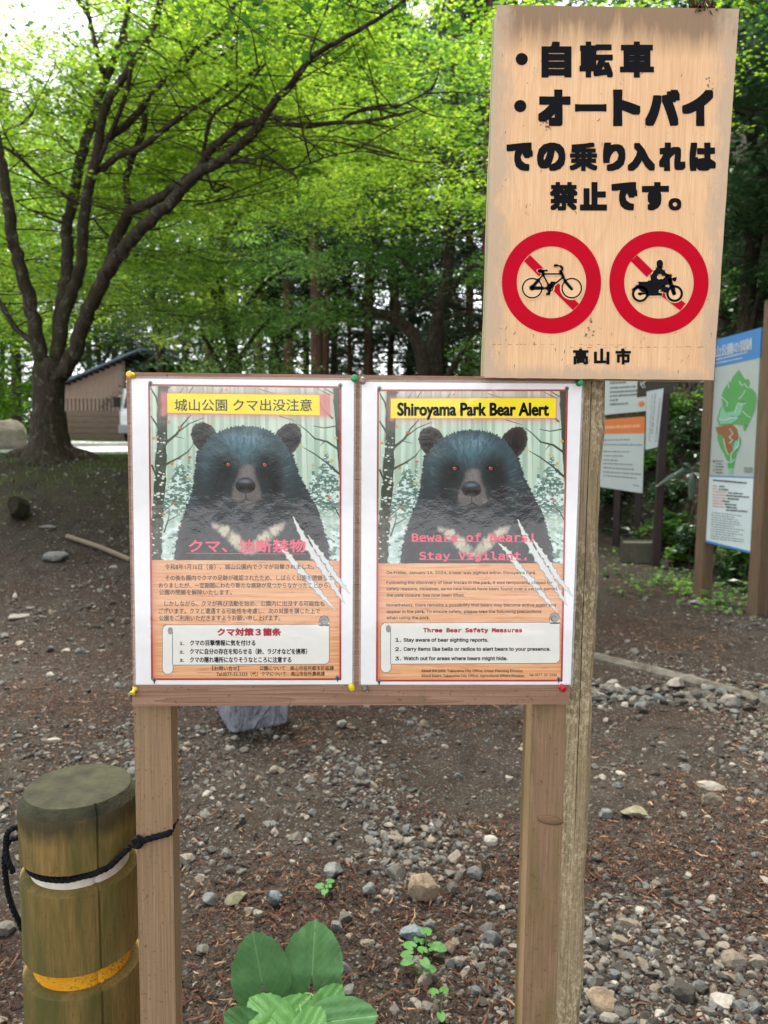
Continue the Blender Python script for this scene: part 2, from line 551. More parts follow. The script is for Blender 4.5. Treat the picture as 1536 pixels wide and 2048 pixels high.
# ------------------------------------------------------------------ loose stones and litter
def ico(sub):
    bm = bmesh.new(); bmesh.ops.create_icosphere(bm, subdivisions=sub, radius=1)
    V = np.array([v.co[:] for v in bm.verts]); F = np.array([[v.index for v in f.verts] for f in bm.faces]); bm.free()
    return V, F
ICO1, ICO2, ICO3 = ico(1), ico(2), ico(3)
def stone_shape(base, r, cuts=9, flat=.7):
    V = base[0].copy()
    for _ in range(cuts):
        d = r.normal(size=3); d /= np.linalg.norm(d)
        lim = r.uniform(.36, .74)
        q = V@d
        V = np.where((q > lim)[:, None], V-np.outer(q-lim, d), V)
    V *= np.array([1, r.uniform(.65, .95), r.uniform(flat-.2, flat+.15)])
    return V/np.abs(V).max()

def rot_z(a):
    c, s = np.cos(a), np.sin(a); o = np.zeros_like(a); i = np.ones_like(a)
    return np.stack([np.stack([c, -s, o], -1), np.stack([s, c, o], -1), np.stack([o, o, i], -1)], -2)
def rand_rot(n, tilt):
    a = rng.uniform(0, 2*math.pi, n); b = rng.normal(0, tilt, n)
    c, s = np.cos(b), np.sin(b); o = np.zeros(n); i = np.ones(n)
    Rx = np.stack([np.stack([i, o, o], -1), np.stack([o, c, -s], -1), np.stack([o, s, c], -1)], -2)
    return rot_z(a)@Rx@rot_z(rng.uniform(0, 2*math.pi, n))

def dense(x, y):
    """where the gravel lies thick (0..1)"""
    d = .85*S(.47, .70, fbm(x*1.1+3, y*1.1, 21, 4))
    d = np.maximum(d, .95*np.exp(-(((x-.72)/.50)**2+((y-.72)/.36)**2)**1.3))       # lower right corner
    d = np.maximum(d, .9*np.exp(-(((x-.22)/.22)**2+((y-1.35)/.22)**2)))
    d = np.maximum(d, .9*np.exp(-(((x-1.45)/.5)**2+((y-2.75)/.22)**2)))            # below the timber edging
    d = np.maximum(d, .5*np.exp(-(((x+2.0)/1.5)**2+((y-4.6)/1.5)**2))*S(.3, .6, fbm(x*2+5, y*2, 25, 3))*1.6)
    d = np.maximum(d, .55*np.exp(-(((x+.9)/.6)**2+((y-2.1)/.7)**2)))
    return d
def scatter(n, ymin, ymax, fall):
    """points on the open ground in front of and beside the board, thinning with distance"""
    u = rng.random(n)
    y = ymin+(ymax-ymin)*u**fall
    half = (y+1.03)*.62+.35
    x = rng.uniform(-1, 1, n)*half
    k = (x < bank_edge(y)-.1)
    return x[k], y[k]
def stones(n, smin, smax, p, base, ymax, fall, sink=.32, thresh=.06, spot=None):
    x, y = scatter(n, -.3, ymax, fall)
    k = rng.random(len(x)) < np.clip(dense(x, y)+thresh, 0, 1)
    if spot:
        x = rng.normal(spot[0], spot[2], n); y = rng.normal(spot[1], spot[3], n); k = np.ones(n, bool)
    x, y = x[k], y[k]; n = len(x)
    sz = smin*(smax/smin)**(rng.random(n)**p)*.5
    kinds = [stone_shape(base, rng, 8, .72) for _ in range(24)]
    ki = rng.integers(0, 24, n)
    VV = np.stack(kinds)[ki]*sz[:, None, None]
    VV = np.einsum('nij,nkj->nki', rand_rot(n, .35), VV)
    z = H(x, y)
    VV += np.stack([x, y, z+sz*(.62-sink-.25)], 1)[:, None, :]
    nv = base[0].shape[0]
    FF = base[1][None]+(np.arange(n)*nv)[:, None, None]
    return VV.reshape(-1, 3), FF.reshape(-1, 3)
Vs, Fs, off = [], [], 0
for a in ((52000, .006, .015, 1.2, ICO1, 5.5, 1.3), (26000, .014, .034, 1.5, ICO1, 7.5, 1.2), (17000, .015, .046, 1.5, ICO2, 2.4, 1.0, .30, .02), (5200, .030, .075, 1.9, ICO2, 8.0, 1.0),
          (150, .035, .085, 1.3, ICO2, 0, 0, .25, 0, (1.30, 2.78, .17, .09)), (60, .035, .09, 1.3, ICO2, 0, 0, .25, 0, (1.75, 2.66, .22, .07)), (90, .02, .055, 1.2, ICO2, 0, 0, .28, 0, (.18, 1.42, .13, .07)), (60, .015, .04, 1.2, ICO2, 0, 0, .28, 0, (-.45, 1.3, .2, .12)), (80, .02, .05, 1.3, ICO2, 0, 0, .28, 0, (1.05, 1.9, .3, .2))):
    v_, f_ = stones(*a)
    Vs.append(v_); Fs.append(f_+off); off += len(v_)
mt, nt, out = new_mat('crushed_stone')
g = nd(nt, 'NewGeometry')
c = ramp(nt, g.outputs['Random Per Island'], [(0, lin((64, 60, 55))), (.3, lin((94, 90, 84))), (.5, lin((114, 111, 105))), (.66, lin((100, 104, 104))), (.8, lin((128, 116, 102))), (.95, lin((144, 137, 127))), (1, lin((178, 172, 162)))])
n1 = noise(nt, pos(nt), 160, 5, .7)
c = mixc(nt, .75, c, ramp(nt, n1, [(.3, (.30, .30, .29)), (.7, (.86, .85, .83))]), 'MULTIPLY')
finish(nt, out, c, .85, n1, .5, .002, .2)
M_gravel = mt
tag(obj('gravel', mk('gravel', np.vstack(Vs), np.vstack(Fs)), M_gravel), 'loose grey gravel strewn over the bare forest path', 'gravel', kind='stuff')

# fallen cedar needles and bark shreds
def slivers(n, lmin, lmax, wd, ymax, fall, lift):
    x, y = scatter(n, -.3, ymax, fall)
    k = rng.random(len(x)) < np.clip((1-dense(x, y))*S(.36, .6, fbm(x*1.3+9, y*1.3, 33, 4))+.10, 0, 1)
    x, y = x[k], y[k]; n = len(x)
    l = lmin*(lmax/lmin)**(rng.random(n)**1.6); a = rng.uniform(0, 2*math.pi, n); b = rng.normal(0, .8, n)
    z = H(x, y)+lift*rng.random(n)+.001
    wv = wd*(.6+.8*rng.random(n))
    P = []
    for t, q in ((-.5, .5), (0, 1), (.5, .5)):
        aa = a+b*t*.5
        cx = x+np.cos(aa)*l*t; cy_ = y+np.sin(aa)*l*t
        zz = z+np.abs(t)*0+(rng.random(n)-.5)*.006
        for s_ in (-1, 1):
            P.append(np.stack([cx-np.sin(aa)*wv*q*s_/2, cy_+np.cos(aa)*wv*q*s_/2, zz+s_*wv*.2], 1))
    P = np.stack(P, 1)
    F = np.array([[0, 1, 3, 2], [2, 3, 5, 4]])[None]+(np.arange(n)*6)[:, None, None]
    return P.reshape(-1, 3), F.reshape(-1, 4)
v1, f1 = slivers(110000, .010, .045, .0034, 4.8, 1.3, .012)
v2, f2 = slivers(9000, .03, .11, .004, 6.5, 1.2, .012)
mt, nt, out = new_mat('dead_needles')
g = nd(nt, 'NewGeometry')
c = ramp(nt, g.outputs['Random Per Island'], [(0, lin((38, 26, 21))), (.5, lin((70, 48, 38))), (.88, lin((96, 68, 53))), (1, lin((150, 122, 94)))])
finish(nt, out, c, .9, spec=.15)
tag(obj('needle_litter', mk('needle_litter', np.vstack([v1, v2]), np.vstack([f1, f2+len(v1)])), mt), 'red brown fallen needles and bark shreds on the path', 'litter', kind='stuff')

# ================================================================== NOTICE BOARD, POSTS AND SIGN
M_redwood = wood('stained_board', lin((122, 88, 70)), lin((166, 132, 108)), 'x', 1.1, moss=lin((116, 110, 72)), moss_lo=.58, moss_hi=.78)
M_post = wood('stained_post', lin((122, 99, 73)), lin((164, 137, 104)), 'z', 1.0, moss=lin((120, 106, 68)), moss_lo=.54, moss_hi=.8, streak=.3)
M_post2 = wood('algae_post', lin((118, 93, 70)), lin((160, 130, 102)), 'z', 1.0, moss=lin((112, 102, 54)), moss_lo=.41, moss_hi=.60, streak=.3)
M_weath = wood('weathered_post', lin((112, 98, 72)), lin((168, 150, 116)), 'z', 1.3, moss=lin((106, 98, 56)), moss_lo=.5, moss_hi=.78, dark=lin((92, 83, 64)), flake=lin((208, 192, 160)), rough=.9, bstr=.6)

board = thing('notice_board', 'low brown timber notice board on two square posts, carrying both bear posters', 'notice board', (0, .02, 0))
def quad_slab(mb, c, Yf, Yb):
    """slab whose front outline is traced at the plane y = Yf"""
    c = np.asarray(c, float)
    A = U(c[:, 0], c[:, 1], Yf); B = A.copy(); B[:, 1] = Yb
    mb.prism(A, B)
# backing boards (three planks) and the rail along the bottom
edge_l = lambda y: 254+(y-746)*(268-254)/(1408-746)
edge_r = lambda y: 1160+(y-757)*(1136-1160)/(1408-757)
top = lambda x: 746+(x-254)*(11/906)
b = MB()
for y0, y1 in ((None, 958), (960, 1168), (1170, 1371)):
    ya, yb = (top(256), top(1158)) if y0 is None else (y0, y0)
    quad_slab(b, [(edge_l(ya), ya), (edge_l(y1), y1), (edge_r(y1), y1), (edge_r(yb), yb)], .0025, .016)
b.build('backing', M_redwood, board, bevel=.0012)
b = MB()
quad_slab(b, [(edge_l(1373)+2, 1373), (edge_l(1408), 1409), (1135, 1405), (1137, 1373)], -.002, .016)
b.build('bottom_rail', M_redwood, board, bevel=.0025)
def post_between(xl, xr, y, Yf, depth, ztop, ax=0):
    A = U(xl, y, Yf); B = U(xr, y, Yf)
    mb = MB(); mb.box(A[0], B[0], Yf, Yf+depth, -.3, ztop)
    return mb
zt = U(700, 760, .02)[2]
for xl, xr, dp, mm in ((271.5, 337, .040, M_post), (1067.5, 1128.5, .052, M_post2)):
    post_between(xl, xr, 1420, .0165, dp, zt-.03).build('post', mm, board, bevel=.003)
# a knot that stands a little proud on the right post
kp = U(1100, 1640, .0158)
mb = MB()
a = np.arange(14)*2*math.pi/14
for r0, dy in ((1, .0006), (.65, -.0008)):
    pass
mb.lathe((0, 0, 0), [(.017, -.001), (.017, .0008), (.012, .0022), (.004, .0028)], 16)
vv = np.vstack(mb.V); mb.V = [np.stack([vv[:, 0]*1.15+kp[0], -vv[:, 2]+kp[1], vv[:, 1]*.42+kp[2]-vv[:, 0]*.18], 1)]
M_knot = wood('knot_wood', lin((104, 82, 58)), lin((140, 112, 84)), 'x', 2.2)
mb.build('knot', M_knot, board, True)

sp = thing('sign_post', 'weathered mossy square timber post carrying the wooden no entry sign', 'post', (U(1160, 1420, .02)[0], .03, 0))
A = U(1129.5, 1420, .018); B = U(1187, 1420, .018)
zs = np.linspace(-.3, U(1200, 420, .018)[2], 60)
mb = MB(); prof = []
for z in zs:
    wl = .0012*math.sin(z*31)+.0008*math.sin(z*77); wr = .0016*math.sin(z*23+1)+.001*math.sin(z*61)
    x0, x1, y0, y1 = A[0]+.0004, B[0]+wr, .018+wl*.5, .078
    ch = .006
    prof.append([[x0, y0, z], [x0+.020, y0-.0015, z], [x0+.0206, y0-.0015+.006*float(S(.72, .9, z)), z], [x0+.0216, y0-.0012, z], [x1-ch, y0, z], [x1, y0+ch, z], [x1, y1, z], [x0, y1, z]])
k = 8
V = np.array(prof).reshape(-1, 3)
F = [[i*k+j, i*k+(j+1) % k, (i+1)*k+(j+1) % k, (i+1)*k+j] for i in range(len(zs)-1) for j in range(k)]
mb.addk(V, F); mb.F.setdefault(8, []).append([(len(zs)-1)*k+j for j in range(k)])
mb.build('shaft', M_weath, sp)

# ---- the wooden sign
YS = -.013
def sign_wood():
    mt, nt, out = new_mat('varnished_pine')
    kk = pos(nt, (1, 1, .02)); kc = pos(nt, (1, 1, .16), (0, .03, 0))
    cath = noise(nt, kc, 7, 2, .45, .8)
    rings = nd(nt, 'Math', {0: nd(nt, 'Math', {0: cath, 1: 26.0}, operation='MULTIPLY').outputs[0]}, operation='FRACT').outputs[0]
    fine = noise(nt, kk, 700, 2, .6)
    base = ramp(nt, fine, [(.25, lin((226, 177, 128))), (.7, lin((246, 207, 161)))])
    col = mixc(nt, ramp(nt, rings, [(0, (.32, .32, .32)), (.12, (.05, .05, .05)), (.85, (0, 0, 0)), (1, (.3, .3, .3))]), base, lin((214, 164, 116)))
    blot = noise(nt, pos(nt), 9, 4, .6)
    col = mixc(nt, ramp(nt, blot, [(.42, (0, 0, 0)), (.75, (.5, .5, .5))]), col, lin((222, 170, 126)))
    # grime along the top edge and pale lifting varnish at the sides
    xyz = nd(nt, 'SeparateXYZ', {0: pos(nt)})
    zt = float(U(1230, 20, YS)[2]); zb = float(U(1200, 755, YS)[2]); xl = float(U(985, 380, YS)[0]); xr = float(U(1450, 380, YS)[0])
    run = noise(nt, pos(nt, (1, 1, .12)), 48, 5, .7)
    tz = nd(nt, 'MapRange', {'Value': xyz.outputs[2], 1: zt-.075, 2: zt, 3: 0.0, 4: 1.0}).outputs[0]
    tm = nd(nt, 'Math', {0: tz, 1: run}, operation='MULTIPLY').outputs[0]
    col = mixc(nt, ramp(nt, tm, [(.12, (0, 0, 0)), (.40, (.85, .85, .85))]), col, lin((132, 110, 88)))
    bz = nd(nt, 'MapRange', {'Value': xyz.outputs[2], 1: zb+.03, 2: zb, 3: 0.0, 4: 1.0}).outputs[0]
    ex = nd(nt, 'Math', {0: nd(nt, 'Math', {0: xyz.outputs[0], 1: (xl+xr)/2}, operation='SUBTRACT').outputs[0]}, operation='ABSOLUTE').outputs[0]
    ex = nd(nt, 'MapRange', {'Value': ex, 1: (xr-xl)/2-.05, 2: (xr-xl)/2, 3: 0.0, 4: 1.0}).outputs[0]
    ed = nd(nt, 'Math', {0: nd(nt, 'Math', {0: ex, 1: bz}, operation='MAXIMUM').outputs[0], 1: noise(nt, pos(nt, (1, 1, .4)), 55, 6, .75)}, operation='MULTIPLY').outputs[0]
    col = mixc(nt, ramp(nt, ed, [(.22, (0, 0, 0)), (.42, (.8, .8, .8))]), col, lin((196, 172, 146)))
    # small dark flecks where the varnish has gone
    fl = noise(nt, pos(nt, (1, 1, .6)), 130, 5, .8); wh = noise(nt, pos(nt), 14, 3)
    fm = nd(nt, 'Math', {0: ramp(nt, fl, [(.63, (0, 0, 0)), (.69, (1, 1, 1))]), 1: ramp(nt, wh, [(.5, (0, 0, 0)), (.66, (1, 1, 1))])}, operation='MULTIPLY').outputs[0]
    col = mixc(nt, fm, col, lin((110, 94, 74)))
    finish(nt, out, col, .6, nd(nt, 'Math', {0: fine, 1: fl}, operation='ADD').outputs[0], .25, .0008, .2)
    return mt
M_sign = sign_wood()
sign = thing('wooden_sign', 'varnished pine board sign with black Japanese lettering and two red prohibition rings', 'sign', (U(1210, 400, YS)[0], 0, U(1210, 400, YS)[2]))
FACE = [(996, 12), (971, 753), (1425, 758), (1476, 20)]
mb = MB()
A = U(*np.array(FACE, float).T, YS)
nseg = 26
rim = []
for i in range(4):
    p, q = A[i], A[(i+1) % 4]
    for t in np.arange(nseg)/nseg:
        v_ = p+(q-p)*t
        if 0 < t: v_ = v_+np.array([rng.normal(0, .00022), 0, rng.normal(0, .00022)])
        rim.append(v_)
rim = np.array(rim); back = rim.copy(); back[:, 1] = YS+.031
mb.prism(rim, back)
sb = mb.build('panel', M_sign, sign, bevel=.0016)
M_sedge = wood('mossy_edge', lin((128, 120, 92)), lin((176, 168, 136)), 'z', 1.2, moss=lin((104, 112, 66)), moss_lo=.4, moss_hi=.65)
sb.data.materials.append(M_sedge)
for p in sb.data.polygons:
    if abs(p.normal.y) < .5: p.material_index = 1
M_black = plain('black_vinyl', lin((14, 15, 18)), .7, .12, .15, 30)
M_red = plain('red_vinyl', lin((196, 0, 34)), .7, .12, .05, 30)
fl = Flat(lambda x, y: U(x, y, YS-.0006))
rows = [('自転車', 83, 155, [(1083, 1143), (1159, 1226), (1240, 1308)]),
        ('オートバイ', 179, 252, [(1076, 1141), (1150, 1213), (1226, 1281), (1290, 1360), (1364, 1427)]),
        ('での乗り入れは', 285, 342, [(1013, 1066), (1074, 1131), (1139, 1195), (1206, 1251), (1255, 1310), (1318, 1371), (1379, 1432)]),
        ('禁止です。', 364, 421, [(1100, 1155), (1160, 1214), (1223, 1275), (1284, 1338), (1337, 1363)])]
for txt, y0, y1, xs in rows:
    big = 10.5 if y1-y0 > 65 else 8.0
    for ch, (x0, x1) in zip(txt, xs):
        a0, a1, bo = y0, y1, big
        if ch == 'ー': a0, a1, bo = 208, 223, 3
        if ch == '。': a0, a1, bo = 396, 421, 4.0
        if ch in '転車乗禁': bo = big*.62
        if ch == '自': bo = big*.8
        fl.glyphs(ch, x0, x1, None, y0=a0, y1=a1, bold=bo, square=True)
for x, y in ((1043.5, 118), (1040.5, 212)): fl.disc(x, y, 12.2)
for ch, x0, x1 in (('高', 1146, 1177), ('山', 1188, 1219), ('市', 1231, 1262)):
    fl.glyphs(ch, x0, x1, None, y0=697, y1=729, bold=3.2, square=True)
fl.build('lettering', M_black, sign)
Z2 = lambda pts: [(960+x/2.844, 430+y/2.844) for x, y in pts]
def prohibition(cx, cy_, bar0, bar1):
    f = Flat(lambda x, y: U(x, y, YS-.0006))
    f.ring(cx, cy_, 99.3, 69.5, 72, 1.035)
    for a, b_ in (bar0, bar1): f.line([a, b_], 17.5, False)
    return f.build('prohibition_ring', M_red, sign)
bar1 = [((1054, 516), (1089, 551)), ((1107, 569), (1152, 614))]
bar2 = [((1268, 516), (1300, 548)), ((1322, 580), (1366, 614))]
r1 = prohibition(1103, 564.5, *[(a, b_) for a, b_ in bar1])
r2 = prohibition(1318, 565, *[(a, b_) for a, b_ in bar2])
M_halo = plain('bare_pine', lin((238, 196, 150)), .5, .3, .05, 60)
def bicycle(f, e):
    L = lambda pts, wd: f.line(Z2(pts), np.asarray(wd, float)/2.844+e)
    for cx in (297, 522):
        q = Z2([(cx, 416)])[0]
        if e: f.disc(q[0], q[1], 62/2.844+e*.5, 32)
        else: f.ring(q[0], q[1], 59/2.844, 51/2.844, 40)
    q = Z2([(297, 414)])[0]; f.disc(*q, 12/2.844+e*.5, 14)
    L([(350, 322), (398, 414)], 9); L([(362, 335), (470, 335)], 9); L([(402, 412), (474, 352)], 9)
    L([(297, 416), (398, 416)], 10); L([(297, 412), (362, 335)], 9)
    L([(332, 317), (345, 316), (382, 316)], [10, 12, 8]); L([(336, 322), (360, 322)], 8)
    L([(459, 322), (486, 380), (522, 421)], [12, 9, 7]); L([(423, 288), (436, 286), (462, 292), (470, 306), (459, 322)], [10, 9, 9, 9, 11])
    q = Z2([(398, 416)])[0]
    if e: f.disc(*q, 22/2.844+e*.5, 20)
    else: f.ring(*q, 20/2.844, 14/2.844, 24); f.disc(*q, 6/2.844, 12)
    L([(410, 385), (390, 448)], 7); L([(403, 386), (424, 386)], 8); L([(378, 450), (398, 448)], 8)
def motorcycle(f, e):
    L = lambda pts, wd: f.line(Z2(pts), np.asarray(wd, float)/2.844+e)
    for cx, cy_, ro, ri in ((911, 449, 47, 33), (1107, 447, 48, 34)):
        q = Z2([(cx, cy_)])[0]
        if e: f.disc(*q, ro/2.844+e*.5, 32)
        else: f.ring(*q, ro/2.844, ri/2.844, 40); f.disc(*q, 9/2.844, 12)
    q = Z2([(1023, 277)])[0]; f.disc(*q, 19/2.844+e*.5, 24, 23/2.844+e*.5)
    polys = [[(1012, 292), (1035, 292), (1032, 302), (1048, 318), (1075, 345), (1062, 355), (1040, 343), (1024, 332), (1010, 340), (1004, 362), (1030, 368), (1050, 358), (1088, 362), (1088, 395), (1040, 400), (1010, 440), (1034, 446), (1032, 458), (950, 460), (946, 432), (920, 432), (900, 412), (872, 430), (866, 422), (890, 402), (905, 396), (902, 380), (960, 378), (970, 378), (972, 345), (990, 320), (1004, 304)],
             [(1030, 415), (1048, 404), (1066, 412), (1068, 432), (1048, 440), (1032, 432)],
             [(1066, 340), (1084, 338), (1088, 346), (1110, 448), (1100, 452), (1078, 392), (1064, 352)]]
    if not e:
        for p in polys: f.poly(Z2(p)[::-1])
        q = Z2([(1106, 366)])[0]; f.disc(*q, 12/2.844, 18); L([(1094, 362), (1118, 356)], 6)
        L([(1072, 344), (1060, 350)], 12)
        L([(905, 448), (950, 444)], 14); L([(1107, 447), (1092, 425)], 8)
    else:
        for p in polys:
            L(p+[p[0]], 2)
            f.poly(Z2(p)[::-1])
for nm, fn, r in (('bicycle_pictogram', bicycle, r1), ('motorcycle_pictogram', motorcycle, r2)):
    f = Flat(lambda x, y: U(x, y, YS-.0009)); fn(f, 3.6); h_ = f.build('pale_outline', M_halo, r)
    f = Flat(lambda x, y: U(x, y, YS-.0012)); fn(f, 0)
    f.build(nm, M_black, r)
# long shallow scratches and chipped spots
fs = Flat(lambda x, y: U(x, y, YS-.0004))
for _ in range(60):
    x = rng.uniform(990, 1430); y = rng.choice([rng.uniform(20, 740), rng.uniform(640, 740)])
    if x > 1470-(y-20)*.068 or x < 1000-(y-20)*.033: continue
    a = rng.normal(1.5, .4); l = rng.uniform(2, 9)
    fs.line([(x, y), (x+math.cos(a)*l*.5, y+math.sin(a)*l*.5), (x+math.cos(a+.3)*l, y+math.sin(a+.3)*l)], [rng.uniform(.5, 1.6), rng.uniform(.6, 2.2), .4], False)
for x, y in ((1090, 243), (1095, 252), (1101, 246), (1417, 168), (1424, 178), (1180, 645), (1178, 668)):
    for _ in range(6): fs.disc(x+rng.normal(0, 5), y+rng.normal(0, 6), rng.uniform(.7, 2.6), 7)
for x0, x1, y in ((1290, 1400, 694), (1140, 1330, 695), (1160, 1240, 690), (985, 1110, 689)):
    x = x0
    while x < x1:
        l = rng.uniform(2, 12); fs.line([(x, y+rng.normal(0, .6)), (x+l, y+rng.normal(0, .6))], rng.uniform(.4, 1.1), False); x += l+rng.uniform(1, 14)
M_scuff = plain('worn_varnish', lin((146, 122, 92)), .8, .2, .3, 80)
fs.build('scuff_marks', M_scuff, sign)
# dead leaf scrap caught on the top edge of the sign
mb = MB()
c0 = U(1403, 17, YS+.006)
for _ in range(46):
    p = c0+rng.normal(0, 1, 3)*np.array([.009, .005, .004]); d = rng.normal(0, 1, 3); d /= np.linalg.norm(d)
    q = np.cross(d, rng.normal(0, 1, 3)); q /= np.linalg.norm(q); l = rng.uniform(.004, .012); ww = rng.uniform(.0008, .004)
    mb.poly([p-d*l, p+q*ww, p+d*l, p-q*ww])
M_dead = plain('dead_leaf', lin((70, 46, 30)), .9, .1, .4, 90)
tag(mb.build('leaf_scrap', M_dead), 'small brown clump of dead leaves caught on the top edge of the wooden sign', 'leaf scrap')

# ================================================================== THE TWO LAMINATED BEAR POSTERS
def mixa(a, b, t):
    return a+(np.asarray(b, float)-a)*np.clip(t, 0, 1)[..., None]
def seg_d(X, Y, a, b):
    ax, ay = a; bx, by = b; dx, dy = bx-ax, by-ay
    t = np.clip(((X-ax)*dx+(Y-ay)*dy)/(dx*dx+dy*dy), 0, 1)
    return np.hypot(X-ax-t*dx, Y-ay-t*dy), t
def gau(X, Y, cx, cy_, sx, sy): return np.exp(-(((X-cx)/sx)**2+((Y-cy_)/sy)**2))
def in_poly(X, Y, P):
    c = np.zeros(X.shape, bool); n = len(P)
    for i in range(n):
        (x1, y1), (x2, y2) = P[i], P[(i+1) % n]
        if y1 == y2: continue
        c ^= ((y1 > Y) != (y2 > Y)) & (X < (x2-x1)*(Y-y1)/(y2-y1)+x1)
    return c
def poly_sd(X, Y, P):
    """signed distance to an outline (inside negative)"""
    d = np.full(X.shape, 1e9)
    for i in range(len(P)): d = np.minimum(d, seg_d(X, Y, P[i], P[(i+1) % len(P)])[0])
    return np.where(in_poly(X, Y, P), -d, d)

def paint(X, Y):
    """the printed picture: a black bear in a misty winter wood (sRGB 0..1), X, Y in traced units"""
    n = lambda s, sd=0, q=1.0: vnoise(X/s, Y/(s*q), sd)
    C = np.empty(X.shape+(3,)); C[:] = (.80, .89, .80)
    C = mixa(C, (.70, .80, .71), S(250, 900, Y))
    st = fbm(X/34, Y/900, 3, 3)
    C = mixa(C, (.66, .76, .66), S(.50, .62, st)*.6); C = mixa(C, (.88, .94, .84), S(.52, .38, st)*.5)
    st2 = vnoise(X/13+7, Y/1500, 8)
    C = mixa(C, (.52, .63, .54), S(.68, .78, st2)*.45*S(1000, 500, Y))
    C = mixa(C, (.78, .86, .82), S(880, 1150, Y)*(.4+.6*fbm(X/40, Y/22, 12, 4)))
    # snow covered firs
    for cx, ty, by, k in ((365, 585, 1010, .40), (425, 560, 760, .10), (1292, 540, 1000, .42), (1205, 640, 920, .22)):
        wd = (Y-ty)*k*(.62+.75*fbm(X/30, Y/17, 17, 4))
        mk_ = S(8, -8, np.abs(X-cx)-wd)*(Y > ty)*S(by, by-120, Y)
        tex = fbm(X/15, Y/9, 23, 4)
        fc = np.empty_like(C); fc[:] = (.30, .43, .38)
        fc = mixa(fc, (.46, .58, .50), S(.45, .6, fbm(X/9, Y/7, 29, 3)))
        fc = mixa(fc, (.86, .94, .90), S(.52, .60, tex))
        C = mixa(C, fc, mk_*.92)
    sn = fbm(X/45, Y/24, 41, 4)
    C = mixa(C, (.87, .95, .92), S(.50, .58, sn)*S(900, 1040, Y)); C = mixa(C, (.34, .47, .40), S(.58, .66, fbm(X/28, Y/20, 47, 4))*S(960, 1100, Y)*.8)
    # dark trunks and bare branches at both sides
    def limb(C, pts, w0, w1, col=(.25, .28, .22), snow=.0):
        L = len(pts)-1
        for i in range(L):
            d, t = seg_d(X, Y, pts[i], pts[i+1]); ww = w0+(w1-w0)*(i+t)/L
            ww = ww*(.85+.3*vnoise(X/20, Y/30, 51))
            C = mixa(C, col, S(1.6, -1.6, d-ww))
        return C
    for p, a, b_ in (([(190, 150), (225, 210), (245, 300)], 3, 9), ([(190, 330), (220, 375), (240, 420)], 4, 8), ([(300, 150), (322, 120)], 4, 2),
                     ([(275, 500), (350, 440), (385, 380), (440, 318)], 9, 3), ([(350, 432), (430, 372), (520, 335)], 5, 2), ([(340, 455), (400, 470)], 3, 1),
                     ([(280, 632), (360, 590), (420, 550), (450, 505)], 7, 2), ([(190, 640), (215, 700)], 6, 6), ([(260, 930), (320, 880), (340, 850)], 4, 2),
                     ([(262, 1060), (285, 990), (360, 950)], 5, 2), ([(285, 990), (300, 930)], 3, 1), ([(372, 180), (400, 140)], 3, 1), ([(430, 180), (455, 138)], 4, 2),
                     ([(1372, 530), (1300, 480), (1220, 460), (1170, 410), (1120, 370)], 7, 2), ([(1280, 478), (1250, 510)], 3, 1), ([(1350, 380), (1280, 392), (1215, 380)], 4, 2),
                     ([(1378, 690), (1300, 620), (1220, 560), (1150, 520)], 7, 2), ([(1380, 980), (1340, 900), (1260, 860)], 5, 2), ([(1335, 330), (1280, 280), (1240, 200)], 6, 2),
                     ([(1340, 170), (1290, 140)], 4, 2), ([(1320, 180), (1240, 140)], 3, 1), ([(880, 150), (980, 180)], 2, 1), ([(640, 150), (620, 190)], 2, 1), ([(1000, 320), (1100, 350)], 3, 1)):
        C = limb(C, p, a, b_)
    C = limb(C, [(268, 130), (258, 420), (240, 760), (215, 1020), (200, 1260)], 30, 40)
    C = limb(C, [(1360, 130), (1366, 300), (1374, 520), (1384, 760)], 22, 10)
    tb = S(0, -1, np.abs(X-(268-.055*(Y-130)))-34)*(X < 330)
    C = mixa(C, (.36, .40, .33), tb*S(.5, .7, fbm(X/9, Y/40, 61, 3))*.6)
    # snow lying on the trunk and falling
    r = np.random.default_rng(4)
    for _ in range(60):
        y = r.uniform(400, 1240); x = 258-.055*(y-200)+r.uniform(-45, 35); a = r.uniform(3, 13)
        C = mixa(C, (.88, .93, .88), S(1, .5, np.hypot((X-x)/a, (Y-y)/(a*.6))+.5*(n(9, 71)-.5)))
    for _ in range(70):
        x, y = r.uniform(190, 1385), r.uniform(300, 1230); a = r.uniform(2, 5)
        C = mixa(C, (.90, .95, .90), S(1, .4, np.hypot(X-x, Y-y)/a)*.8)
    C = mixa(C, (.90, .95, .92), S(1, .4, np.hypot(X-1268, Y-815)/24))
    for x, y, c_ in ((205, 465, (.85, .60, .25)), (368, 400, (.80, .42, .30)), (428, 585, (.80, .36, .28)), (318, 628, (.80, .55, .28)), (322, 880, (.80, .45, .32)), (258, 950, (.78, .50, .35)), (360, 1030, (.70, .35, .30)),
                     (665, 155, (.85, .62, .40)), (570, 370, (.86, .74, .50)), (1355, 455, (.86, .66, .30)), (1325, 600, (.85, .65, .30)), (1280, 545, (.85, .72, .40)), (1205, 630, (.80, .70, .45)), (1305, 835, (.82, .50, .30)),
                     (1245, 985, (.75, .40, .30)), (1245, 1095, (.75, .68, .45)), (415, 720, (.75, .72, .45)), (300, 365, (.80, .55, .35)), (265, 320, (.80, .45, .30)), (1135, 515, (.85, .74, .45))):
        C = mixa(C, c_, S(1.1, .6, np.hypot((X-x)/13, (Y-y)/11)+.6*(n(6, 77)-.5))*.9)
    # red glow round the title
    d = np.maximum(np.maximum(260-X, X-1316), np.maximum(182-Y, Y-310))
    C = mixa(C, (.86, .50, .46), np.exp(-np.maximum(d, 0)/17.)*.85)
    # ---- the bear
    ang = np.arctan2(Y-760, X-785); rad = np.hypot(X-785, Y-760)
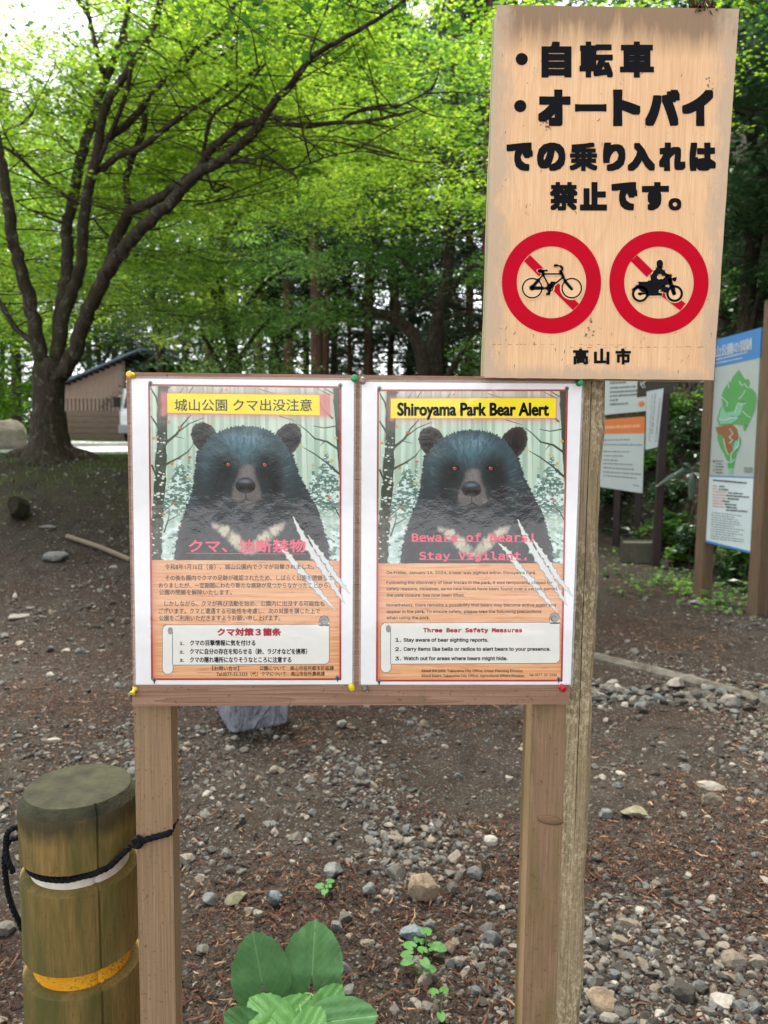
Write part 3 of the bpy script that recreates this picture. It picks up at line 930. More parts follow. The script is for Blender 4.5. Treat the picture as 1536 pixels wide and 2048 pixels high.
    fur = fbm(ang*26, rad/36, 81, 3)
    hair = vnoise(ang*70, rad/30, 85)
    edge = (hair-.5)*16+(fbm(X/11, Y/11, 88, 2)-.5)*8
    body = [(470, 560), (455, 700), (438, 800), (405, 900), (372, 985), (345, 1080), (325, 1170), (312, 1300), (1312, 1300), (1300, 1170), (1282, 1080), (1255, 980), (1215, 880), (1165, 780), (1120, 690), (1092, 600), (1065, 500), (960, 430), (600, 440), (500, 500)]
    head = [(785, 382), (870, 390), (945, 418), (1000, 455), (1045, 515), (1082, 600), (1100, 690), (1110, 780), (1090, 870), (480, 870), (462, 760), (470, 660), (490, 570), (520, 500), (570, 445), (640, 408), (710, 388)]
    ear_l = [(436, 440), (445, 400), (470, 372), (510, 361), (550, 372), (585, 405), (605, 440), (600, 500), (520, 560), (480, 535), (450, 495)]
    ear_r = [(1136, 440), (1130, 400), (1105, 370), (1070, 361), (1030, 373), (990, 405), (965, 440), (985, 500), (1060, 570), (1100, 530), (1128, 490)]
    sb_ = poly_sd(X, Y, body)+edge; sh = poly_sd(X, Y, head)+edge
    sl = poly_sd(X, Y, ear_l)+edge*.4; sr = poly_sd(X, Y, ear_r)+edge*.4
    blk = np.array((.20, .225, .225))
    B = np.empty_like(C); B[:] = blk
    B = mixa(B, (.24, .32, .34), S(.5, .8, fur)*.55)
    B = mixa(B, (.25, .37, .40), S(-70, -6, sb_)*S(.35, .75, hair)*.6)
    B = mixa(B, (.10, .11, .11), gau(X, Y, 1180, 1050, 90, 220)*.5+gau(X, Y, 400, 1150, 60, 140)*.4)
    C = mixa(C, B, S(2, -2, sb_))
    for s_, cx in ((sl, 520), (sr, 1062)):
        E_ = np.empty_like(C); E_[:] = (.19, .17, .155)
        E_ = mixa(E_, (.10, .10, .10), gau(X, Y, cx, 480, 46, 60)); E_ = mixa(E_, (.32, .29, .25), S(-26, 0, s_)*.7)
        E_ = mixa(E_, (.27, .25, .22), S(.45, .8, fbm(X/7, Y/22, 93, 3))*.5)
        C = mixa(C, E_, S(2, -2, s_))
    Hc = np.empty_like(C); Hc[:] = (.20, .235, .235)
    Hc = mixa(Hc, (.33, .49, .53), gau(X, Y, 770, 505, 255, 125)*(.65+.5*S(.35, .75, fur)))
    Hc = mixa(Hc, (.50, .64, .70), (gau(X, Y, 815, 460, 62, 45)+.7*gau(X, Y, 690, 462, 40, 42))*(.25+.75*S(.4, .7, fur)))
    Hc = mixa(Hc, (.27, .40, .43), (gau(X, Y, 540, 640, 44, 130)+gau(X, Y, 1040, 620, 44, 150))*(.3+.8*S(.4, .75, hair)))
    Hc = mixa(Hc, (.095, .11, .11), gau(X, Y, 650, 660, 70, 90)*.85+gau(X, Y, 915, 650, 75, 100)*.9)
    Hc = mixa(Hc, (.09, .10, .105), gau(X, Y, 960, 790, 46, 150)*.8+gau(X, Y, 590, 780, 60, 90)*.45)
    Hc = mixa(Hc, (.24, .27, .26), S(.55, .85, fur)*.45)
    C = mixa(C, Hc, S(3, -3, sh)*S(900, 800, Y))
    # muzzle, nose, mouth, eyes
    muz = [(738, 640), (770, 618), (815, 618), (842, 640), (852, 700), (872, 770), (882, 840), (862, 880), (800, 900), (720, 885), (682, 840), (688, 780), (715, 710)]
    sm = poly_sd(X, Y, muz)+(fbm(X/10, Y/10, 97, 3)-.5)*18
    Mz = np.empty_like(C); Mz[:] = (.45, .435, .415)
    Mz = mixa(Mz, (.53, .52, .50), gau(X, Y, 790, 680, 46, 70)); Mz = mixa(Mz, (.30, .285, .27), S(-30, 2, sm)*.8)
    Mz = mixa(Mz, (.50, .47, .44), gau(X, Y, 705, 820, 26, 50)*.6+gau(X, Y, 862, 810, 22, 50)*.6); Mz = mixa(Mz, (.36, .34, .32), S(.45, .7, fbm(X/5, Y/16, 99, 3))*.35)
    Mz = mixa(Mz, (.25, .24, .23), gau(X, Y, 785, 880, 90, 20)*.7)
    C = mixa(C, Mz, S(6, -16, sm)*.94)
    sn_ = np.hypot((X-777)/63, (Y-766)/(50+4*np.sign(766-Y)))
    N_ = np.empty_like(C); N_[:] = (.17, .165, .17)
    N_ = mixa(N_, (.46, .50, .53), gau(X, Y, 775, 735, 46, 15)); N_ = mixa(N_, (.10, .08, .08), gau(X, Y, 750, 780, 17, 12)+gau(X, Y, 806, 780, 17, 12)); N_ = mixa(N_, (.30, .31, .32), gau(X, Y, 778, 803, 30, 12)*.7)
    C = mixa(C, N_, S(1.06, .94, sn_))
    for p in ([(778, 815), (780, 850)], [(780, 850), (735, 880)], [(735, 880), (712, 868)], [(780, 850), (830, 878)], [(830, 878), (858, 862)]):
        d, _ = seg_d(X, Y, *p); C = mixa(C, (.15, .145, .14), S(4.5, 1.5, d)*.8)
    for ex in (670, 900):
        C = mixa(C, (.09, .085, .085), S(1.2, .7, np.hypot((X-ex)/30, (Y-628)/18))); C = mixa(C, (.72, .34, .30), S(1.1, .75, np.hypot((X-ex)/13, (Y-630)/11)))
        C = mixa(C, (.42, .10, .10), S(1.1, .6, np.hypot(X-ex, Y-630)/5)); C = mixa(C, (.98, .80, .75), S(1.1, .5, np.hypot(X-ex+5, Y-624)/3.5))
    # pale crescent on the chest
    for pts in ([(575, 1020), (640, 1050), (700, 1105), (765, 1168)], [(1010, 1010), (960, 1045), (890, 1100), (815, 1168)]):
        for i in range(3):
            d, t = seg_d(X, Y, pts[i], pts[i+1]); ww = (14, 30, 36)[i]*(1-t)+(30, 36, 30)[i]*t
            C = mixa(C, mixa(np.full(C.shape, .86)*np.array((1, .95, .82)), (.62, .56, .44), S(.5, .8, fur)), S(16, -16, d-ww+(fur-.5)*22)*.8)
    # light scattered over the lower fur
    C = mixa(C, (.33, .36, .37), S(.62, .8, fbm(X/6, Y/6, 105, 2))*S(800, 900, Y)*(sb_ < 0)*.35)
    return np.clip(C, 0, 1)

def paint_wood(X, Y):
    C = np.empty(X.shape+(3,)); C[:] = (.93, .685, .485)
    g_ = fbm(X/260, Y/7.5, 111, 4); g2 = vnoise(X/90+3, Y/30, 115)
    C = mixa(C, (.96, .76, .58), S(.5, .3, g_)*.8); C = mixa(C, (.84, .58, .41), S(.54, .74, g_)*.5)
    C = mixa(C, (.68, .42, .28), S(.64, .78, fbm(X/120, Y/5.0, 121, 3))*.45*S(.35, .6, g2))
    C = mixa(C, (.82, .47, .36), (np.exp(-(X-188)/22)+np.exp(-(1372-X)/22))*.5)
    return np.clip(C, 0, 1)

Zx = lambda x: 700+np.asarray(x, float)/3.2
Zy = lambda y: 740+np.asarray(y, float)/3.2
Z5 = lambda pts: [(700+x/3.2, 740+y/3.2) for x, y in pts]
def picture_mesh(offset):
    """grid over the printed area; its corners follow the slightly out of true rectangle of the photo"""
    nu, nv = 400, 600
    u, v = np.meshgrid(np.linspace(0, 1, nu), np.linspace(0, 1, nv))
    c = np.array([(184, 136), (1386, 136), (1350, 1982), (178, 1982)], float)
    X = (c[0, 0]*(1-u)+c[1, 0]*u)*(1-v)+(c[3, 0]*(1-u)+c[2, 0]*u)*v
    Y = 136+v*(1982-136)
    lower = Y > 1238
    ink = np.where(lower[..., None], paint_wood(X, Y), paint(X, np.minimum(Y, 1240)))
    ink = np.where(ink <= .04045, ink/12.92, ((ink+.055)/1.055)**2.4)*.96
    P = U(Zx(X).ravel(), Zy(Y).ravel(), -.00025)
    i = (np.arange(nv-1)[:, None]*nu+np.arange(nu-1)[None]).ravel()
    me = mk('picture', P, np.stack([i, i+nu, i+nu+1, i+1], 1))
    at = me.color_attributes.new('ink', 'FLOAT_COLOR', 'POINT')
    at.data.foreach_set('color', np.concatenate([ink.reshape(-1, 3), np.ones((nu*nv, 1))], 1).astype(np.float32).ravel())
    return me
M_pict = printed('printed_picture', attr=True)
M_paper = printed('white_paper', lin((243, 242, 240)))
M_frame = printed('printed_frame', lin((176, 62, 60)))
M_yel = printed('yellow_ink', lin((250, 228, 30)))
M_blk = printed('black_ink', lin((34, 32, 32)))
M_txt = printed('dark_ink', lin((40, 31, 27)))
M_pink = printed('pink_ink', lin((236, 92, 118)))
M_crim = printed('crimson_ink', lin((176, 44, 62)))
M_cream = printed('cream_ink', lin((236, 235, 224)))
M_grey = printed('grey_ink', lin((150, 150, 148)))
M_line = printed('outline_ink', lin((60, 56, 54)))
M_claw = printed('claw_ink', lin((222, 224, 216)))
M_clawe = printed('claw_edge_ink', lin((150, 153, 144)))
M_pin_g = printed('printed_pin', lin((128, 130, 130)))
mt, nt, out = new_mat('clear_film')
p_ = nd(nt, 'BsdfPrincipled', {'Base Color': (.8, .82, .82), 'Roughness': .08, 'Alpha': .28, 'IOR': 1.5})
b_ = nd(nt, 'Bump', {'Height': film_bump(nt), 'Strength': .6, 'Distance': .002}); nt.links.new(b_.outputs[0], p_.inputs['Normal'])
nt.links.new(p_.outputs[0], out.inputs[0])
M_film = mt

pic_me = picture_mesh(0)
def jag(pts, wd, n=26, seed=1):
    """claw slash: a tapering torn strip"""
    r = np.random.default_rng(seed)
    P = spline(np.array(pts, float), 9); k = len(P)
    T = np.gradient(P, axis=0); T /= np.linalg.norm(T, axis=1)[:, None]; N = np.stack([-T[:, 1], T[:, 0]], 1)
    t = np.linspace(0, 1, k); ww = wd*np.sin(np.pi*np.clip(t*.94+.03, 0, 1))**.9
    j = lambda: .36+.34*np.where(np.arange(k) % 4 == r.integers(0, 4), r.uniform(.5, 1.2, k), .1*r.random(k))
    a = P+N*(ww*j())[:, None]+T*(ww*.25)[:, None]; b = P-N*(ww*j())[:, None]
    return np.vstack([a, b[::-1]])
CLAWS = [([(950, 1108), (1010, 1165), (1080, 1260), (1170, 1360), (1250, 1460), (1330, 1548)], 46), ([(1072, 955), (1120, 1060), (1190, 1185), (1265, 1300), (1330, 1410), (1390, 1508)], 50), ([(1165, 1075), (1220, 1165), (1290, 1270), (1345, 1350), (1426, 1448)], 42)]

def poster(name, label, corners, en):
    """corners: paper corners in the photo; en: the English sheet (else the Japanese one)"""
    c = np.array(corners, float)
    P = U(c[:, 0], c[:, 1], 0.0)
    root = thing(name, label, 'poster', tuple(P[3]))
    mb = MB(); B = P.copy(); B[:, 1] = .0009; mb.prism(P, B)
    mb.build('paper', M_paper, root)
    # clear margin of the laminating pouch
    g = np.array([(-4, -5), (4, -5), (4, 4), (-4, 4)])
    O = U(c[:, 0]+g[:, 0], c[:, 1]+g[:, 1], .0004)
    I = P.copy(); I[:, 1] = .0004
    mb = MB(); mb.addk(np.vstack([O, I]), [[i, (i+1) % 4, 4+(i+1) % 4, 4+i] for i in range(4)])
    mb.build('film_margin', M_film, root)
    if en: mapx = lambda x, y: (Zx(x), Zy(y))
    else:
        # the same artwork, placed by its own frame
        src = np.array([(180, 130), (1390, 130), (1352, 1985), (172, 1985)], float)
        dst = np.array([(186, 96), (1412, 110), (1408, 1976), (205, 1976)], float)
        A = np.zeros((8, 8)); bb = np.zeros(8)
        for i in range(4):
            x, y = src[i]; X, Y = dst[i]
            A[2*i] = [x, y, 1, 0, 0, 0, -x*X, -y*X]; A[2*i+1] = [0, 0, 0, x, y, 1, -x*Y, -y*Y]; bb[2*i], bb[2*i+1] = X, Y
        hm = np.append(np.linalg.solve(A, bb), 1).reshape(3, 3)
        def mapx(x, y):
            x = np.asarray(x, float); y = np.asarray(y, float)
            q = hm[2, 0]*x+hm[2, 1]*y+1
            return 240+((hm[0, 0]*x+hm[0, 1]*y+hm[0, 2])/q)/3.2, 740+((hm[1, 0]*x+hm[1, 1]*y+hm[1, 2])/q)/3.2
    art = lambda d: Flat(lambda x, y: U(*mapx(x, y), -d))
    # picture
    if en: po = obj('picture', pic_me, M_pict, root)
    else:
        me = pic_me.copy()
        V = np.empty(len(me.vertices)*3, np.float32); me.vertices.foreach_get('co', V); V = V.reshape(-1, 3).astype(float)
        px, py, _ = project(V)
        W = U(*mapx((px-700)*3.2, (py-740)*3.2), -.00025)
        me.vertices.foreach_set('co', W.astype(np.float32).ravel()); me.update()
        obj('picture', me, M_pict, root)
    f = art(.00035)
    f.line([(180, 130), (1390, 130), (1354, 1988), (172, 1988), (180, 130)], [12, 12, 12, 12, 12], True)
    f.build('frame_line', M_frame, root)
    f = art(.00045)
    for i, (pts, wd) in enumerate(CLAWS): f.poly(jag(pts, wd*1.12, seed=i+1))
    cl = f.build('claw_marks', M_clawe, root)
    f = art(.00052)
    for i, (pts, wd) in enumerate(CLAWS): f.poly(jag(pts, wd*.86, seed=i+1))
    f.build('claw_fill', M_claw, cl)
    f = art(.0005)
    for x, y in ((188, 118), (1388, 118), (1336, 1978), (186, 1990)): f.disc(x, y, 14, 16); f.line([(x, y), (x, y+22)], 9)
    f.build('printed_pins', M_pin_g, root)
    if en:
        flat = lambda d: Flat(lambda x, y: U(Zx(x), Zy(y), -d))
        o6 = 1088
        T = lambda f, s, x0, x1, y, h, bold=0, latin=True: f.glyphs(s, x0, x1, y, h, bold=bold, latin=latin)
        box, tit = [(260, 309), (1316, 307), (1318, 180), (262, 183)], ('Shiroyama Park Bear Alert', 306, 1270, 249, 82, 9)
        warn = [('Beware of Bears!', 397, 1172, 1062, 66, 4.5), ('Stay Vigilant.', 446, 1128, 92+o6, 64, 4.5)]
        unders = [((395, 1098), (1174, 1100)), ((444, 126+o6), (1132, 128+o6))]
        bodyt = [('On Friday, January 16, 2026, a bear was sighted within Shiroyama Park.', 234, 1192, 205), ('Following the discovery of bear tracks in the park, it was temporarily closed for', 234, 1297, 268),
                 ('safety reasons. However, as no new traces have been found over a certain period,', 234, 1330, 308), ('the park closure  has now been lifted.', 234, 733, 349),
                 ('Nonetheless, there remains a possibility that bears may become active again and', 234, 1317, 412), ('appear in the park. To ensure safety, please take the following precautions', 234, 1224, 453), ('when using the park.', 234, 511, 493)]
        bodyh, bl = 27, True
        head3 = ('Three Bear Safety Measures', 470, 1100, 573+o6, 33, 5)
        items = [('1.', 291, 326, 635), ('Stay aware of bear sighting reports.', 344, 884, 635), ('2.', 290, 326, 694), ('Carry items like bells or radios to alert bears to your presence.', 344, 1283, 693), ('3.', 290, 326, 754), ('Watch out for areas where bears might hide.', 344, 1007, 753)]
        cont = [('About the park: Takayama City Office, Urban Planning Division', 457, 1104, 834), ('About bears: Takayama City Office, Agricultural Affairs Division', 457, 1113, 866), ('Tel: 0577-32-3333', 1147, 1322, 860)]
        scroll = (198, 262, 1342, 530, 787, 848, 532, 1280, 465)
    else:
        flat = lambda d: Flat(lambda x, y: U(240+np.asarray(x, float)/3.2, 740+np.asarray(y, float)/3.2, -d))
        o6 = 1088
        box, tit = [(304, 273), (1278, 290), (1277, 160), (302, 150)], ('城山公園 クマ出没注意', 350, 1228, 226, 72, 1.5)
        warn = [('クマ、油断禁物', 442, 1186, 40+o6, 76, 5)]
        unders = [((425, 84+o6), (1190, 90+o6))]
        bodyt = [('令和8年1月16日（金）、城山公園内でクマが目撃されました。', 287, 1242, 172), ('その後も園内でクマの足跡が確認されたため、しばらく公園を閉鎖して', 290, 1360, 243), ('おりましたが、一定期間にわたり新たな痕跡が見つからなかったことから、', 248, 1345, 291),
                 ('公園の閉鎖を解除いたします。', 250, 715, 335), ('しかしながら、クマが再び活動を始め、公園内に出没する可能性も', 285, 1308, 407), ('ございます。クマと遭遇する可能性を考慮し、次の対策を講じた上で', 248, 1280, 455), ('公園をご利用いただきますようお願い申し上げます。', 250, 1025, 500)]
        bodyh, bl = 33, False
        head3 = ('クマ対策３箇条', 625, 1030, 590+o6, 44, 6)
        items = [('1.', 383, 410, 659), ('クマの目撃情報に気を付ける', 448, 866, 659), ('2.', 383, 410, 714), ('クマに自分の存在を知らせる（鈴、ラジオなどを携帯）', 448, 1197, 714), ('3.', 383, 410, 767), ('クマの隠れ場所になりそうなところに注意する', 448, 1096, 767)]
        cont = [('【お問い合せ】', 590, 762, 822), ('公園について…高山市役所都市計画課', 893, 1368, 821), ('Tel.0577-32-3333（代）', 616, 882, 858), ('クマについて…高山市役所農務課', 905, 1310, 857)]
        scroll = (273, 338, 1338, 543, 793, 858, 545, 1275, 485)
    f = flat(.0004); f.poly(box); ban = f.build('title_banner', M_yel, root)
    f = flat(.0006); f.glyphs(*tit[:4], tit[4], bold=tit[5], latin=en, font='plain')
    if en: f.glyphs(*tit[:4], tit[4], bold=tit[5]*.5, latin=en, font='plain')
    f.build('title_lettering', M_blk, ban)
    f = flat(.0006)
    for s, x0, x1, y, h, bo in warn: f.glyphs(s, x0, x1, y, h, bold=bo, latin=en, font=MONO if en else None)
    for a, b in unders: f.line([a, b], 3.2, False)
    f.build('warning_lettering', M_pink, root)
    f = flat(.00055)
    for s, x0, x1, y in bodyt: f.glyphs(s, x0, x1, y+o6, bodyh, bold=.7 if en else .6, latin=en)
    f.build('body_lettering', M_txt, root)
    # the paper scroll with the three rules
    xl, xm, xr, yt, yb, ybl, yt2, xc, ytop = scroll
    k = 30
    arc = lambda cx, cy_, r, a0, a1: [(cx+r*math.cos(R(a)), cy_+r*math.sin(R(a))) for a in np.linspace(a0, a1, 9)]
    sheet = [(xl+18, yt2+o6)]+[(xr, yt+o6-2)]+arc(xr-k, yb+o6-k, k, 0, 90)+[(xm, yb+o6+6)]
    roll = arc(xl+32, yt2+o6+32, 32, 180, 360)+arc((xl+xm)/2, ybl+o6-32, (xm-xl)/2, 0, 180)
    curl = arc(xr-32, ytop+o6+32, 32, 0, 360)
    f = flat(.00042); f.line([*sheet, sheet[0]], 5); f.line([*roll, roll[0]], 5); f.line([*curl], 5); f.line([(xc-2, yt+o6), (xc, ytop+o6+40)], 4)
    so = f.build('scroll', M_line, root)
    f = flat(.00047); f.poly(sheet); f.poly([(xc, yt+o6+6), (xr-1, yt+o6+6), (xr-2, ytop+o6+32), (xc, ytop+o6+46)]); f.build('scroll_sheet', M_cream, so)
    f = flat(.00050); f.poly(roll); f.build('scroll_roll', M_cream, so)
    f = flat(.00053); f.poly(curl[:-1]); f.disc(xm-16, yt2+o6+36, 17, 18, 24); f.build('scroll_curl', M_grey, so)
    f = flat(.00056); f.line(arc(xr-36, ytop+o6+38, 17, 100, 330), 3.5); f.line([(xm-2, yt2+o6+46), (xm-2, yb+o6+4)], 3.5); f.build('scroll_fold', M_line, so)
    f = flat(.00062); f.glyphs(*head3[:4], head3[4], bold=head3[5], latin=en, font=MONO if en else None); f.build('heading_lettering', M_crim, so)
    f = flat(.00062)
    for s, x0, x1, y in items: f.glyphs(s, x0, x1, y+o6, (31 if len(s) > 2 else 31) if en else (34 if len(s) > 2 else 25), bold=2.6 if en else 2.4, latin=en or len(s) == 2)
    f.build('rules_lettering', M_blk, so)
    f = flat(.00055)
    for s, x0, x1, y in cont: f.glyphs(s, x0, x1, y+o6, (23 if en else 27), bold=.6, latin=en)
    f.build('contact_lettering', M_txt, root)
    return root
poster('bear_poster', 'laminated bear warning poster in Japanese, black bear under a yellow title, beside the English one', [(263, 757), (708, 761), (704.5, 1368.5), (272, 1370.5)], False)
poster('bear_poster', 'laminated English poster reading Shiroyama Park Bear Alert, below the wooden sign', [(723.5, 764), (1164, 767.5), (1141, 1370), (721.5, 1370.5)], True)

# ---- push pins
def push_pin(px, py, col, label, tilt=(0, 0), clear=False):
    mt, nt, out = new_mat('pin_plastic')
    p = nd(nt, 'BsdfPrincipled', {'Base Color': lin(col), 'Roughness': .22, 'Subsurface Weight': .3 if clear else 0.0, 'Transmission Weight': .75 if clear else .12, 'Coat Weight': .5})
    nt.links.new(p.outputs[0], out.inputs[0])
    mb = MB()
    mb.lathe((0, 0, 0), [(.0006, -.006), (.0006, 0), (.0044, 0.0002), (.0046, .0012), (.0032, .0022), (.0026, .004), (.0028, .0066), (.0040, .0076), (.0044, .0086), (.0042, .0094), (.0026, .0099)], 20)
    c = U(px, py, -.0012)
    o = mb.build('push_pin', mt, None, True)
    o.location = c; o.rotation_euler = (R(90+tilt[0]), 0, R(tilt[1]))
    tag(o, label, 'push pin', 'push pins holding the bear posters')
    return o
push_pin(264, 752, (236, 190, 12), 'yellow push pin at the upper left corner of the Japanese bear poster', (-10, -8))
push_pin(708.5, 758, (8, 150, 84), 'green push pin at the upper right corner of the Japanese bear poster', (-6, 6))
push_pin(725, 763, (210, 196, 190), 'clear push pin at the upper left corner of the English bear poster', (-8, 4), True)
push_pin(1157, 766.5, (8, 140, 82), 'green push pin close under the wooden sign, upper right of the English poster', (-4, 8))
push_pin(271, 1377, (230, 205, 10), 'yellow push pin bent sideways at the lower left corner of the Japanese poster', (34, -20))
push_pin(702.5, 1371.5, (236, 212, 14), 'yellow push pin at the lower right corner of the Japanese poster', (6, 6))
push_pin(729.5, 1374.5, (206, 190, 178), 'clear brownish push pin at the lower left corner of the English poster', (10, 6), True)
push_pin(1122, 1373.5, (200, 14, 44), 'red push pin at the lower right corner of the English poster', (6, 10))

# ================================================================== BOLLARD AND ROPE
YB = .085
pl, pr = U(50, 1800, YB), U(276, 1800, YB)
bx = (pl[0]+pr[0])/2; br = (pr[0]-pl[0])/2*.985
zz = lambda y: float(U(50, y, YB)[2])
def stain_top(name):
    mt, nt, out = new_mat(name)
    n1 = noise(nt, pos(nt), 30, 5, .65); n2 = noise(nt, pos(nt), 240, 4, .7)
    c = ramp(nt, n1, [(.3, lin((40, 40, 29))), (.7, lin((68, 66, 48)))])
    c = mixc(nt, ramp(nt, n2, [(.5, (0, 0, 0)), (.7, (.5, .5, .5))]), c, lin((38, 38, 30)))
    finish(nt, out, c, .9, nd(nt, 'Math', {0: n1, 1: n2}, operation='ADD').outputs[0], .5, .003, .2)
    return mt
boll = thing('log_bollard', 'thick round wooden bollard with a white and a yellow band beside the board', 'bollard', (bx, YB, 0))
M_boll = wood('bollard_wood', lin((100, 81, 42)), lin((148, 121, 70)), 'z', .8, kf_=.07, moss=lin((80, 80, 38)), moss_lo=.44, moss_hi=.62, dark=lin((62, 56, 34)), streak=.2, rough=.85, bstr=.5)
M_btop = stain_top('bollard_end_grain')
def top_stain(mt, zt_):
    nt = mt.node_tree; p = [n for n in nt.nodes if n.type == 'BSDF_PRINCIPLED'][0]; src = p.inputs['Base Color'].links[0].from_socket
    z = nd(nt, 'SeparateXYZ', {0: pos(nt)}).outputs[2]
    f = nd(nt, 'Math', {0: nd(nt, 'MapRange', {'Value': z, 1: zt_-.05, 2: zt_-.008, 3: 0.0, 4: 1.0}).outputs[0], 1: noise(nt, pos(nt, (1, 1, .3)), 40, 4)}, operation='MULTIPLY').outputs[0]
    c = mixc(nt, ramp(nt, f, [(.12, (0, 0, 0)), (.42, (.85, .85, .85))]), src, lin((58, 54, 38)))
    nt.links.new(c, p.inputs['Base Color'])
top_stain(M_boll, zz(1588))
M_white = plain('white_tape', lin((212, 206, 190)), .6, .3, .12, 120)
M_ylt = None
mt, nt, out = new_mat('yellow_tape')
n1 = noise(nt, pos(nt), 240, 5, .8); n2 = noise(nt, pos(nt), 30, 3)
c = mixc(nt, ramp(nt, nd(nt, 'Math', {0: n1, 1: nd(nt, 'Math', {0: n2, 1: .4}, operation='MULTIPLY').outputs[0]}, operation='ADD').outputs[0], [(.72, (0, 0, 0)), (.82, (.8, .8, .8))]), ramp(nt, n2, [(.3, lin((214, 146, 22))), (.7, lin((242, 176, 40)))]), lin((96, 78, 40)))
finish(nt, out, c, .5, n1, .4, .001)
M_ylt = mt
z1, z2, z3, z4, z5 = zz(1588), zz(1694), zz(1726), zz(1884), zz(1918)
gr = br*.83
crack = lambda c0, wd, dp: (lambda ang, h: -dp*np.exp(-((np.angle(np.exp(1j*(ang-c0))))/wd)**2)+.006*np.sin(ang*3+h*9)+.004*np.sin(ang*7+h*17))
wob = crack(R(-52), .016, .05)
def section(name, prof, mat, n=400):
    mb = MB(); mb.lathe((bx, YB, 0), prof, n, wob); o = mb.build(name, mat, boll, True); o.data.set_sharp_from_angle(angle=R(40)); return o
def soft(za, zb, k=.004):
    zs = np.linspace(za+k, zb-k, 8)
    return [(gr*.98, za-.0005), (br-k*1.5, za), (br, za+k)]+[(br*(1+.004*math.sin(z*40)), z) for z in zs]+[(br, zb-k), (br-k*1.5, zb), (gr*.98, zb+.0005)]
section('lower_log', [(br*1.01, -.2)]+soft(.05, z5)[2:], M_boll)
section('middle_log', soft(z4, z3), M_boll)
so_ = section('upper_log', soft(z2, z1-.010)[:-3]+[(br, z1-.006), (br*.99, z1-.002)], M_boll)
section('end_grain', [(br*.98, z1-.004), (br*.992, z1-.0025), (br*.97, z1+.001), (br*.90, z1+.0125), (br*.885, z1+.0140), (br*.6, z1+.0148), (.002, z1+.0150)], M_btop)
section('white_band', [(gr, z3-.004), (gr, z2+.004)], M_white, 96)
section('yellow_band', [(gr, z5-.004), (gr, z4+.004)], M_ylt, 96)

M_rope = plain('black_rope', lin((30, 30, 33)), .95, .1, .5, 300, bump=1.0)
def rope_tube(mb, P, r, k=6):
    """three twisted strands"""
    P = spline(P, k)
    d = np.concatenate([[0], np.cumsum(np.linalg.norm(np.diff(P, axis=0), axis=1))])
    n = max(20, int(d[-1]/.0016))
    s = np.linspace(0, d[-1], n)
    P = np.stack([np.interp(s, d, P[:, i]) for i in range(3)], 1)
    T = np.gradient(P, axis=0); T /= np.linalg.norm(T, axis=1)[:, None]
    a = np.array([.3, .2, 1.]); u = np.cross(T, a); u /= np.linalg.norm(u, axis=1)[:, None]+1e-9; v = np.cross(T, u)
    for q in range(3):
        ph = s*260+q*2*math.pi/3
        mb.tube(P+(np.cos(ph)*r*.5)[:, None]*u+(np.sin(ph)*r*.5)[:, None]*v, r*.62, 7)
mb = MB()
zr = zz(1707)
rr = gr+.0035
th = np.linspace(R(200), R(318), 16)
rf = lambda a: rr+(br+.003-rr)*float(S(R(288), R(308), a))
front = [(bx+rf(a)*math.cos(a), YB+rf(a)*math.sin(a), zr+.002+.012*float(S(R(280), R(318), a))) for a in th]
pk = U(268, 1686, .03)
cross = [U(x, y, .0125) for x, y in ((279, 1684), (300, 1677), (322, 1671), (337, 1667))]
side = [U(340, 1664, .016), U(344, 1655, .03), U(347, 1645, .05), U(346, 1642, .064)]
back = [(bx+br*.9, .085, zr+.02), (bx+rr*.7, YB+rr*.72, zr+.01), (bx, YB+rr, zr), (bx-rr*.8, YB+rr*.6, zr), (bx-rr, YB, zr)]
rope_tube(mb, np.array(front+[pk]+cross+side+back), .0042)
rope_tube(mb, np.array([U(268, 1680, .026), U(276, 1676, .012), U(282, 1684, .009), U(277, 1692, .012), U(268, 1690, .02), U(266, 1682, .026)]), .0040)
yl = YB-.02
loop = [U(56, 1690, yl+.01), U(46, 1682, yl), U(38, 1676, yl), U(20, 1680, yl), U(11, 1700, yl-.01), U(9, 1730, yl-.01), U(14, 1775, yl), U(25, 1815, yl), U(40, 1848, yl+.005), U(43, 1858, yl+.01)]
rope_tube(mb, np.array(loop), .0040)
loop2 = [U(48, 1668, yl+.01), U(40, 1658, yl-.01), U(26, 1656, yl-.02), U(14, 1668, yl-.02), U(12, 1692, yl-.015), U(16, 1722, yl-.02), U(27, 1745, yl-.02)]
rope_tube(mb, np.array(loop2), .0040)
tag(mb.build('rope', M_rope, None, True), 'black twisted rope tying the bollard to the board post', 'rope')

# ================================================================== SIGNS ALONG THE BANK
M_pole = wood('brown_post', lin((82, 65, 50)), lin((124, 101, 80)), 'z', .6, moss=lin((92, 92, 50)), moss_lo=.55, moss_hi=.8)
M_dpost = plain('dark_brown_paint', lin((50, 38, 36)), .5, .3, .2, 20)
def enamel(name, col, rough=.3, var=.05): return plain(name, lin(col), rough, .45, var, 6, bump=.03)
M_wht = enamel('white_panel', (196, 204, 202)); M_wht2 = enamel('pale_panel', (204, 216, 216)); M_gmap = enamel('map_ground', (168, 176, 172))
M_blue = enamel('blue_panel', (72, 128, 190)); M_green = enamel('map_green', (84, 150, 82)); M_teal = enamel('map_teal', (122, 178, 148)); M_brown = enamel('map_brown', (140, 90, 54))
M_orange = enamel('orange_panel', (226, 120, 44)); M_ink = enamel('panel_ink', (96, 100, 100)); M_ink2 = enamel('panel_grey_ink', (120, 124, 122)); M_pinkk = enamel('panel_pink_ink', (200, 160, 152))
M_edge = enamel('panel_back', (120, 126, 124))

